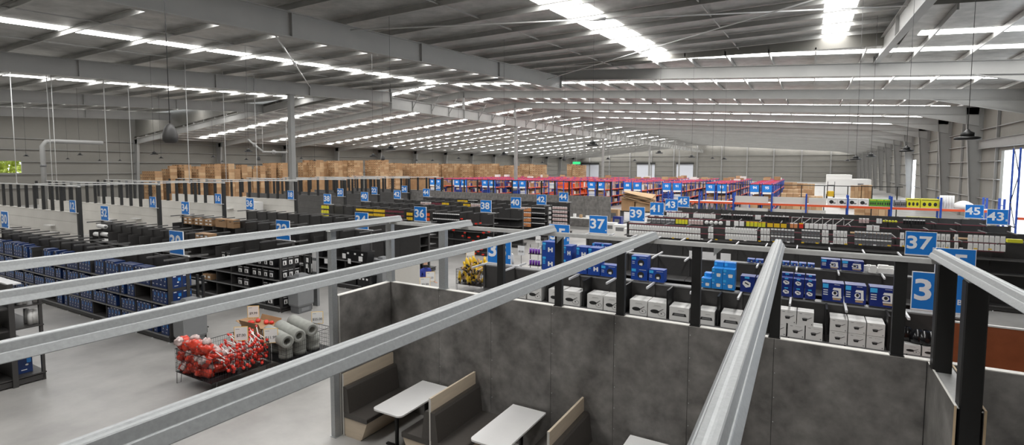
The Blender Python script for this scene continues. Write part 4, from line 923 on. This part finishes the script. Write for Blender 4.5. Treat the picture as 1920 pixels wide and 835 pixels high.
# ------------------------------------------------------------------ orange-beam rack behind run 45
YO = 38.4
k_ = YO/37
rk = thing('pallet_rack', 'long low rack with blue uprights and orange beams behind the black runs', 'rack', (0, YO, 0))
ux = [v*k_ for v in (-8.6, -6.53, -4.37, -2.1, -.18, 1.99, 4.12, 6.37, 9.01)]
for x in ux:
    ob('upright', cm('ru', lambda: MB().box(-.05, .05, 0, .08, 0, 3.3).box(-.05, .05, .9, .98, 0, 3.3).box(-.02, .02, .08, .9, .5, .54).box(-.02, .02, .08, .9, 1.7, 1.74).box(-.02, .02, .08, .9, 2.9, 2.94), 'upright', 'rack_blue'), rk, (x, 0, 0))
for a, b in zip(ux, ux[1:]):
    for z in (1.15, 2.52):
        bx('beam', b-a-.1, .05, .13, 'rack_orange', rk, ((a+b)/2, .03, z)); bx('shelf_deck', b-a-.1, .9, .02, 'strip', rk, ((a+b)/2, .52, z+.13))
ZO = 2.672
def rackbox(kind, px0, px1, n_, h, desc, grp, y=385, z=ZO):
    x0, x1 = aY(px0, y, YO+.1).x, aY(px1, y, YO+.1).x; p = (x1-x0)/n_
    for i in range(n_): pbox('goods_box', kind, x0+(i+.5)*p, YO+.1, z, p-.01, h, .6, '%s %s' % (nth(i), desc), 'box', grp)
rackbox('heater', 1551, 1629, 4, .43, 'white appliance box from the left on the orange-beam rack', 'white boxes on the orange rack')
rackbox('greenbox', 1630, 1671, 3, .42, 'green box from the left on the orange-beam rack', 'green boxes on the orange rack')
rackbox('greybox', 1677, 1699, 2, .40, 'grey box from the left beside the green boxes', 'grey boxes on the orange rack')
rackbox('yellowbox', 1700, 1725, 1, .52, 'yellow box on the orange rack, left one', 'yellow boxes on the orange rack'); rackbox('yellowbox', 1726, 1761, 1, .52, 'wider yellow box on the orange rack, right one', 'yellow boxes on the orange rack')
rackbox('yellowbox', 1702, 1758, 2, .8, 'yellow box from the left below the orange beam', 'yellow boxes below the orange beam', 405, 1.3); rackbox('carton', 1640, 1668, 2, .7, 'pale carton from the left below the orange beam', 'cartons below the orange beam', 405, 1.3)
for a, b, n_ in ((1378, 1440, 1), (1448, 1510, 1), (1516, 1549, 1)):
    x0, x1 = aY(a, 380, YO+.1).x, aY(b, 380, YO+.1).x
    tag(bx('white_board', x1-x0, .05, .42, 'slat_white', None, ((x0+x1)/2, YO+.12, ZO)), 'white board standing on the orange-beam rack %s' % {1378: 'beside the dark heaters', 1448: 'below sign ninety-five', 1516: 'left of the white boxes'}[a], 'board', 'white boards on the orange rack')
    tag(bx('white_board', x1-x0, .05, 1.0, 'slat_white', None, ((x0+x1)/2, YO+.12, 1.3)), 'white board below the orange beam, %s' % {1378: 'beside the dark heaters', 1448: 'below sign 95', 1516: 'left of the white boxes'}[a], 'board', 'white boards on the orange rack')
for i in range(9):
    x = aY(1292+i*9.2, 385, YO-.05).x
    t = thing('gas_heater', '%s dark grey upright heater from the left hanging below the first orange beams' % nth(i), 'heater', (x, YO+.25, 1.32), group='dark grey heaters')
    ob('body', cm('gh', lambda: MB().lathe([(.11, 0), (.12, .1), (.12, .8), (.08, 1.0), (.03, 1.15)], 8), 'body', 'grey_plastic_dark'), t); ob('cap', cm('ghc', lambda: MB().lathe([(.05, 1.15), (.05, 1.19)], 8), 'cap', 'black'), t)
for i in range(5):
    x = aY(1766+i*5.2, 385, YO+.1).x; tag(MB().lathe([(.09, 0), (.09, .75)], 10).build('white_roll', 'white', None, (x, YO+.3, ZO)), '%s tall white roll from the left on the orange-beam rack' % nth(i), 'roll', 'white rolls on the orange rack')
q = aY(1808, 388, YO+.3); hp = MB(); hp.lathe([(.5, 0), (.52, .15), (.4, .3), (.2, .42), (.05, .46)], 14)
tag(hp.build('plastic_wrap', 'white', None, (q.x, YO+.5, ZO)), 'heap of white plastic wrap right of the white rolls', 'wrap')
# end frame of a second rack at the far right
rk2 = thing('pallet_rack', 'rack end with orange beams and crossed braces at the right edge', 'rack', (aY(1906, 400, 34).x, 34, 0))
for y in (0, 1.0): MB().box(-.035, .035, y-.035, y+.035, 0, 6.0).build('upright', 'rack_blue', rk2)
for i in range(4): MB().tube([(0, 0 if i % 2 else 1, .5+i*1.4), (0, 1 if i % 2 else 0, 1.9+i*1.4)], .02).build('brace', 'wire', rk2)
for z in (1.1, 2.5): MB().box(.05, 2.8, -.03, .03, z, z+.13).build('beam', 'rack_orange', rk2)
rk3 = thing('rack_end_frame', 'small blue ladder frame left of the bright opening', 'rack', (aY(1850, 385, 44).x, 44, 0))
for y in (0, .8): MB().box(-.05, .05, y-.05, y+.05, 0, 3.1).build('upright', 'rack_blue', rk3)
for i in range(3): MB().tube([(0, 0 if i % 2 else .8, .3+i*.9), (0, .8 if i % 2 else 0, 1.1+i*.9)], .025).build('brace', 'rack_blue', rk3)
# ------------------------------------------------------------------ long blue and orange racks
YR0, YR1 = 62.0, 90.0
RC = [-4.6, -9.15, -14.0, -18.7, -23.35, -28.9, -34.5, -39.35, -44.2, -48.8]
NUM = {-4.6: (94, 95), -9.15: (92, 93), -14.0: (90, 91), -18.7: (88, 89), -23.35: (86, 87), -34.5: (84, 85), -39.35: (82, 83), -44.2: (80, 81), -48.8: (78, 79)}
gm = ['carton', 'carton_pale', 'white', 'box_navy', 'orange', 'redstrip', 'print_grey', 'clear_bag']
for ri, X in enumerate(RC):
    nums = NUM.get(X)
    t = thing('goods_rack', 'long blue and orange goods rack %s' % ('under the signs %s and %s' % (words(nums[0]), words(nums[1])) if nums else 'full of orange goods without a sign'), 'rack', (X, YR0, 0), group='rows of goods racks')
    for j in range(11):
        for sx in (-1, 1):
            ob('upright_frame', cm(('uf',), lambda: MB().box(-.05, .05, -.05, .05, 0, 3.35).box(.9, 1.0, -.05, .05, 0, 3.35).box(.0, .95, -.02, .02, .5, .55).box(0, .95, -.02, .02, 1.6, 1.65).box(0, .95, -.02, .02, 2.7, 2.75), 'upright_frame', 'rack_blue'), t, (-1.08 if sx < 0 else .12, j*2.8, 0))
    for z in (.35, 1.25, 2.15, 3.18):
        for x in (-1.08, -.13, .12, 1.07):
            ob('beam', cm(('lb', z > 3), lambda: MB().box(-.03, .03, 0, 28, 0, .13), 'beam', 'rack_pink' if z > 3 else 'rack_orange'), t, (x, 0, z))
        for s in ((-1, 1) if z < 3 else ()):
            MB().box(-.45, .45, 0, 28, .1, .13).build('deck', 'strip', t, (s*.6, 0, z))
    for j in range(21): ob('tie_beam', cm('tieb', lambda: MB().box(-1.08, 1.07, -.04, .04, 3.24, 3.30), 'tie_beam', 'rack_pink'), t, (0, j*1.4, 0))
    b = MB(); heavy = X == -28.9
    for s in (-1, 1):
        for z, hmax in ((.48, .68), (1.38, .68), (2.28, .78), (.0, .3)):
            y = .1
            while y < 27.5:
                w_ = R.uniform(.3, .75); h = hmax*R.uniform(.45, .98); m = R.choice((0, 0, 0, 1, 1, 2, 2, 3, 3, 5, 6, 7)) if not heavy else R.choice((4, 4, 4, 0, 2))
                if R.random() < .86: b.box(s*.6-.42, s*.6+.42*R.uniform(.6, 1), y, y+w_-.03, z, z+h, m)
                y += w_
    for s in (-1, 1):   # cartons on the top deck
        y = 3
        while y < 27:
            if y > 12 and R.random() < .12: b.box(s*.6-.4, s*.6+.4, y, y+.6, 3.31, 3.31+R.uniform(.15, .5), R.choice((0, 1, 2)))
            y += .8
    g = stuff(b.build('rack_goods', gm, t))
    if nums:
        for s, nm in zip((-1, 1), nums):
            sg = thing('rack_sign', 'small blue number sign %s on the end of a goods rack' % words(nm), 'sign', (X+s*.6, YR0-.1, 2.80), group='blue rack number signs')
            bd = ob('board', cm('rsb', lambda: MB().box(-.46, .46, -.015, .015, -.4, .42), 'board', 'sign_blue'), sg); lettering(str(nm), .4, bd, (0, -.018, .05), name='number', bold=.03)
            ob('card', cm('rsc', lambda: MB().box(-.42, .42, -.014, .014, -.62, -.42), 'card', 'paper'), sg)
# ------------------------------------------------------------------ carton stacks
def carton_stack(px0, px1, ytop, Y, i, cw=.62, chh=.46, m='carton'):
    if aY(px0, ytop, Y).x < -83.5: Y *= -83.5/aY(px0, ytop, Y).x
    a, b = aY(px0, ytop, Y), aY(px1, ytop, Y); w_ = b.x-a.x; H = a.z
    t = thing('carton_stack', '%s tall stack of brown cartons from the left behind the shelving' % nth(i), 'carton stack', ((a.x+b.x)/2, Y, 0), group='tall carton stacks')
    nx = max(1, round(w_/cw)); nz = max(3, round(H/chh)); cw_, ch_ = w_/nx, H/nz; bb = MB(); depth = R.uniform(1.6, 2.4) if px0 > 555 else 1.0; ny = max(1, round(depth/.8)); dy = depth/ny
    for ix in range(nx):
        for iz in range(max(0, nz-8), nz):
            if iz == nz-1 and R.random() < .18: continue
            x0 = -w_/2+ix*cw_; jx = R.uniform(0, .02); mm = 0 if R.random() < .7 else 1
            bb.box(x0+.02, x0+cw_-.02, jx, depth, iz*ch_+.012, (iz+1)*ch_-.012, mm)
            bb.rect(x0+cw_*.3, x0+cw_*.7, (iz+.66)*ch_, (iz+.88)*ch_, jx-.004, 2)
    for iz in range(max(0, nz-8), nz):
        for iy in range(ny):
            bb.box(w_/2-.02, w_/2+R.uniform(.0, .02), iy*dy+.015, (iy+1)*dy-.015, iz*ch_+.008, (iz+1)*ch_-.008, 1 if R.random() < .4 else 0)
    if nz > 8: bb.box(-w_/2, w_/2, 0, depth, .15, (nz-8)*ch_, 0)
    bb.build('cartons', [m, 'carton_pale', 'carton_dark'], t); MB().box(-w_/2, w_/2, 0, depth, 0, .15).build('pallet', 'wood', t)
ST = [(262, 290, 321, 58), (302, 318, 311, 62), (322, 345, 309, 62), (346, 372, 312, 60), (376, 402, 308, 64), (403, 428, 307, 64), (429, 440, 317, 60), (441, 453, 309, 66), (455, 462, 312, 62), (466, 474, 317, 60), (475, 488, 311, 66), (492, 508, 306, 62), (506, 530, 305.5, 66), (558, 568, 305, 68), (567, 592, 300.5, 70), (592, 606, 303, 72), (608, 627, 301.5, 70), (629, 637, 303, 72), (637, 664, 301, 74), (652, 666, 313, 66), (684, 691, 301, 78), (691, 717, 300, 78), (704, 713, 313, 70), (717, 741, 306, 84), (716, 742, 320, 76), (742, 776, 307, 88), (776, 811, 306.5, 88), (812, 826, 308, 94), (828, 852, 307, 94), (854, 880, 307.5, 96), (881, 900, 308.5, 98), (900, 926, 307, 98), (929, 944, 311, 100), (945, 962, 310, 100), (970, 992, 307.5, 104), (993, 1018, 309, 104), (1063, 1072, 308, 112), (1073, 1094, 310, 112)]
ST.sort()
for i, (a, b, y, Y) in enumerate(ST): carton_stack(a, b, y, Y, i)
for i, (px, py, Y, w_, h) in enumerate(((1487, 356, 70, 2.2, 1.4), (1507, 355, 78, 2.0, 1.4), (1487, 363, 60, 2.4, 1.0), (1520, 368, 56, 2, .8), (1478, 342, 92, 2.4, 2.2), (1499, 344, 95, 2.2, 2.0), (1516, 345, 98, 1.8, 2.0))):
    q = aY(px, py, Y); b = MB()
    for ix in range(4):
        for iz in range(3): b.box(-w_/2+ix*w_/4+.01, -w_/2+(ix+1)*w_/4-.01, 0, 1.2, q.z*iz/3+.01 if q.z > .5 else h*iz/3, (q.z if q.z > .5 else h)*(iz+1)/3-.01, R.choice((0, 1)))
    tag(b.build('pallet_load', ['carton', 'carton_pale'], None, (q.x, Y, 0)), '%s low pallet load of cartons right of the goods racks' % nth(i), 'cartons', 'pallet loads right of the racks')
# white shed, forklift and pallets by the right wall
sh = thing('white_shed', 'white flat-roofed room built against the far right wall', 'building', (0, 118, 0))
a, b = aY(1551, 330, 118), aY(1634, 338, 118)
MB().box(a.x, b.x, 0, 8, 0, aY(1634, 337, 118).z).build('walls', 'white', sh); MB().box(a.x, aY(1598, 330, 118).x, .5, 8, aY(1634, 337, 118).z, aY(1560, 328, 118).z).build('upper_block', 'white', sh); MB().box(a.x+5.0, a.x+5.9, -.05, 0, .1, 2.1).build('door', 'grey_plastic', sh)
fk = thing('forklift', 'yellow and black forklift parked beside the white shed', 'forklift', (aY(1558, 350, 100).x, 100, 0))
MB().box(-.55, .55, 0, 2.0, .35, 1.2, 0, .1).build('chassis', 'yellow', fk); MB().box(-.5, .5, .3, 1.7, 2.1, 2.2).build('roof_guard', 'black', fk)
for x in (-.5, .46):
    for y in (.3, 1.66): MB().box(x, x+.05, y, y+.05, 1.2, 2.1).build('guard_post', 'black', fk)
    MB().box(x, x+.08, -.2, -.1, .05, 2.8).build('mast', 'black', fk); MB().box(x*.6, x*.6+.12, -1.3, -.2, .06, .1).build('fork', 'black', fk)
    for y in (.4, 1.6): ob('wheel', cm('whl', lambda: MB().prism([(.35*math.cos(k*.6283), .35*math.sin(k*.6283)) for k in range(10)], 'x', -.1, .1), 'wheel', 'black'), fk, (x*1.05, y, .35))
for i, (px, py, Y, w_, h) in enumerate(((1606, 352, 92, 1.35, 2.4), (1625, 352, 92, 1.35, 2.5), (1580, 360, 80, 2, .9), (1600, 362, 76, 2.6, 1.0), (1632, 372, 66, 2.6, .9), (1655, 368, 64, 1.6, 1.2))):
    q = aY(px, py, Y); b = MB()
    for ix in range(3):
        for iz in range(3): b.box(-w_/2+ix*w_/3+.01, -w_/2+(ix+1)*w_/3-.01, 0, 1.3, h*iz/3+.005, h*(iz+1)/3-.005, R.choice((0, 0, 1)))
    tag(b.build('pallet_load', ['carton', 'carton_pale'], None, (q.x, Y, 0)), '%s brown pallet load in front of the white shed' % nth(i), 'cartons', 'pallet loads near the shed')
# clearance area beyond run 37: table, boxes, carton heap
tb = thing('trestle_table', 'white trestle table with small goods beyond sign 37', 'table', (-16.2, 39.6, 0))
MB().box(-1.5, 1.5, -.4, .4, .86, .9).build('tabletop', 'white', tb)
for x in (-1.3, 1.3): MB().tube([(x, 0, 0), (x, 0, .86)], .03).build('leg', 'strip', tb)
for i in range(5): tag(bx('small_box', .2, .2, R.uniform(.1, .35), R.choice(('white', 'paper', 'carton_pale')), None, (-17.3+i*.55, 39.6, .9)), '%s small pale box from the left on the trestle table' % nth(i), 'box', 'small boxes on the trestle table')
for i, (px, py, Y, w_, h, m) in enumerate(((1133, 425, 31, .9, .5, 'carton'), (1142, 400, 37, 1.0, .9, 'white'), (1163, 402, 36, 1.1, .9, 'white'), (1186, 405, 34, 1.2, .9, 'white'), (1200, 398, 37, 1.0, 1.1, 'paper'), (1150, 422, 30, 1.2, .6, 'white'), (1175, 420, 30.5, 1.5, .7, 'carton_pale'), (1150, 385, 42, .8, 1.5, 'carton_pale'), (1157, 395, 41, .7, 1.0, 'box_navy'))):
    q = aY(px, py, Y); t = thing('stock_box', '%s stock box on the floor between sign 37 and the carton heap' % nth(i), 'box', (q.x, Y, 0), group='stock boxes in the clearance area')
    MB().box(-w_/2, w_/2, 0, .6, 0, h).build('body', m, t); MB().box(-w_*.3, w_*.3, -.006, 0, h*.5, h*.8).build('print', 'print_grey' if m != 'carton' else 'paper', t)
t = thing('carton_heap', 'heap of flattened brown cartons behind signs 39 and 41', 'carton heap', (aY(1195, 385, 47).x, 47, 0))
MB().box(-1.8, 1.7, 0, 1.4, .9, 1.0).build('table_top', 'black', t)
for x in (-1.7, 1.6): MB().box(x-.04, x+.04, .1, 1.3, 0, .9).build('trestle', 'black', t)
MB().box(-1.5, -.3, 0, 1, 1.0, 2.3).build('carton', 'carton', t); MB().box(-.2, 1.4, .1, 1, 1.0, 1.8).build('carton', 'carton_pale', t)
for i in range(7):
    z = 2.1+.1*i; MB().add([(-1.2+R.uniform(-.4, .3), -.2, z+R.uniform(-.3, .2)), (1.4+R.uniform(-.4, .4), -.2, z-.5+R.uniform(-.2, .2)), (1.4, 1.1, z-.2), (-1.1, 1.1, z+.1), (-1.2, -.2, z+.02), (1.4, -.2, z-.45), (1.4, 1.1, z-.15), (-1.1, 1.1, z+.13)], [(0, 1, 2, 3), (7, 6, 5, 4), (0, 4, 5, 1), (1, 5, 6, 2), (2, 6, 7, 3), (3, 7, 4, 0)]).build('flattened_carton', 'carton' if i % 2 else 'carton_pale', t)
tag(MB().lathe([(.13, 0), (.1, .3), (.14, .55), (.06, .62)], 10).build('lime_vest', 'yellow_green', None, (aY(1227, 378, 28.35).x, 28.35, 2.406)), 'lime green bundle hanging above sign 41', 'bundle')
# goods on the near left rack
for i in range(7):
    x = -15.6-.15*i
    t = tag(MB().lathe([(.055, 0), (.055, .34)], 10).build('white_tube', 'white', None, (-15.62-(i % 2)*.2, 4.5+.06+.085*(i//2)*1.0, 1.84 if i < 4 else 1.34)), '%s white tube on the rack at the left edge' % nth(i), 'tube', 'white tubes on the left rack')
tag(MB().lathe([(.07, 0), (.08, .12), (.11, .14), (.05, .22)], 10).build('white_jug', 'white', None, (-15.6, 4.85, 1.84)), 'small white jug at the corner of the left rack', 'jug')
t = pbox('blue_carton', 'bluetall', -15.7, 4.62, .205, .26, .42, .26, 'blue carton on the lowest shelf of the left rack', 'box', None, math.pi/2)
for i, z in enumerate((.21, .79, 1.34)): tag(bx('white_pack', .3, .3, .22, 'white', None, (-15.75, 3.98, z)), '%s white pack from below at the left edge of the left rack' % nth(i), 'pack', 'white packs on the left rack')
# ------------------------------------------------------------------ hanging lamps, speakers, rods, pipes
def hung(px, py, d): return EYE + ray(px, py)*d
def roof_z(X, Y): return (zn(Y) if Y < (YK if X < -18.3 else (YK2 if X < XS else YK3)) else zm(X)) + .305
def lamp(px, py, wpx, i, dia=.42):
    d = min(dia*975/wpx, 150); q = hung(px, py, d)
    if q.x < -80: d *= -80/q.x; q = hung(px, py, d)
    t = thing('high_bay_lamp', '%s black round high-bay lamp hanging on a cable, counted from the left' % nth(i), 'lamp', q, group='high-bay lamps')
    ob('reflector', cm('hbr', lambda: MB().lathe([(.21, -.06), (.21, -.02), (.13, .0)], 16), 'reflector', 'black'), t); ob('heat_sink', cm('hbs', lambda: MB().lathe([(.11, 0), (.11, .07), (.05, .1), (.02, .14)], 12), 'heat_sink', 'black'), t)
    ob('lens', cm('hbl', lambda: MB().lathe([(.17, -.066), (.17, -.06)], 16), 'lens', 'grey_plastic'), t)
    MB().tube([(0, 0, .1), (0, 0, max(.5, roof_z(q.x, q.y)-q.z))], .004+.00008*q.length, 5).build('cable', 'cable', t)
LP = sorted([(1111, 270, 22), (1814, 256, 40), (1700, 281, 23), (1633, 292, 16), (1605, 297, 18), (1589, 301, 9), (1358, 298, 10), (1336, 297, 8), (1297, 294, 12), (1236, 286, 13), (1190, 301, 8), (1140, 298, 9), (733, 278, 18), (700, 292, 13), (1017, 305, 8), (860, 297, 8), (811, 301, 7), (781, 301, 7), (945, 289, 14), (466, 283, 14), (462, 299, 7), (400, 294, 8), (417, 303, 6), (150, 290, 9), (49, 292, 9), (289, 288, 13), (302, 296, 8), (225, 301, 6), (187, 301, 5), (127, 298, 6), (565, 297, 7), (590, 301, 7)])
for i, (x, y, w_) in enumerate(LP): lamp(x, y, w_, i)
def speaker(px, py, d, label):
    q = hung(px, py, d); t = thing('pendant_speaker', label, 'speaker', q)
    ob('housing', cm('spk', lambda: MB().lathe([(.10, -.19), (.135, -.16), (.14, -.06), (.11, .08), (.06, .17), (.015, .2)], 16), 'housing', 'shelf'), t); ob('grille', cm('spg', lambda: MB().lathe([(.09, -.195), (.1, -.19)], 16), 'grille', 'black'), t)
    MB().tube([(0, 0, .19), (0, 0, roof_z(q.x, q.y)-q.z)], .008, 5).build('cable', 'cable', t)
speaker(319, 250, 10.6, 'large dark pendant speaker hanging at upper left'); speaker(485, 297, 46, 'small dark pendant speaker left of the nearest column'); speaker(718, 296, 40, 'small dark pendant speaker above the carton stacks'); speaker(1058, 297, 40, 'small dark pendant speaker right of the middle column')
for i, (px, yt, yb, d) in enumerate(((31, 217, 335, 34), (98, 218, 335, 32), (106, 230, 330, 38), (203, 220, 333, 33), (248, 219, 329, 34), (355, 203, 330, 34), (424, 205, 330, 38), (482, 205, 330, 40))):
    q = hung(px, yb, d); t = thing('hanger_rod', '%s thin white vertical rod from the left above the display rows' % nth(i), 'rod', (q.x, q.y, 3.92), group='white hanger rods')
    MB().tube([(0, 0, 0), (0, 0, roof_z(q.x, q.y)-3.92)], .022, 5).build('rod', 'rod', t); MB().box(-.08, .08, -.03, .03, 0, .03).build('foot', 'rod', t)
# brace rods and roof struts
def rod(p, q, r, label, m='rod'):
    p, q = Vector(p), Vector(q); t = thing('brace_rod', label, 'brace', p); MB().tube([(0, 0, 0), q-p], r, 6).build('rod', m, t); MB().tube([(q-p)*.45, (q-p)*.48], r*2.4, 6).build('turnbuckle', m, t)
rod(aX(488, 60, XG+15) if False else (-18.4, 13.0, zn(13)-.5), (-36.8, 30, zn(30)-.3), .035, 'long diagonal brace rod below the roof at upper left')
rod((-18.1, 17, zn(17)-.2), (3.2, 27, zn(27)-.2), .03, 'diagonal brace rod crossing the skylight strip at top centre')
rod((-18.1, 37, zn(37)-.5), (3.2, 20, zn(20)-.4), .03, 'diagonal brace rod meeting the right near rafter')
rod((3.3, 24, zn(24)-.3), (-2.0, 21.5, zn(21.5)), .09, 'thick grey strut tube fixed to the right near rafter', 'steel_paint')
# downpipe and pipes on the left
t = thing('downpipe', 'thick grey downpipe with a bend at far left', 'pipe', (-52, 20.5, 0))
q = aX(80, 290, -52); t.location = (-52, q.y, 0)
MB().tube([(0, 0, 0), (0, 0, 6.6), (0, .25, 6.95), (0, .8, 7.0), (0, 4, 7.0)], .17, 10).build('pipe', 'steel_paint', t); MB().lathe([(.2, 5), (.2, 5.15)], 10).build('collar', 'grey_plastic_dark', t)
for i, (px0, py0, px1, py1, Y) in enumerate(((465, 262, 493, 284, 46), (493, 285, 538, 286, 46))):
    a, b = aY(px0, py0, Y), aY(px1, py1, Y)
    MB().tube([b, (b.x, b.y, roof_z(b.x, b.y))], .02).build('pipe_hanger', 'rod', ceil); rod(a, b, .13, 'grey roof drain pipe, %s section left of the nearest column' % ('sloping' if i == 0 else 'level'), 'steel_paint')
t = thing('exit_sign', 'small green exit sign above the cartons right of centre', 'exit sign', aY(1081, 306, 108)); MB().box(-.9, .9, -.05, .05, -.25, .3).build('face', 'exit_green', t); MB().tube([(0, 0, .3), (0, 0, roof_z(t.location.x, t.location.y)-t.location.z)], .02).build('rod', 'rod', t)
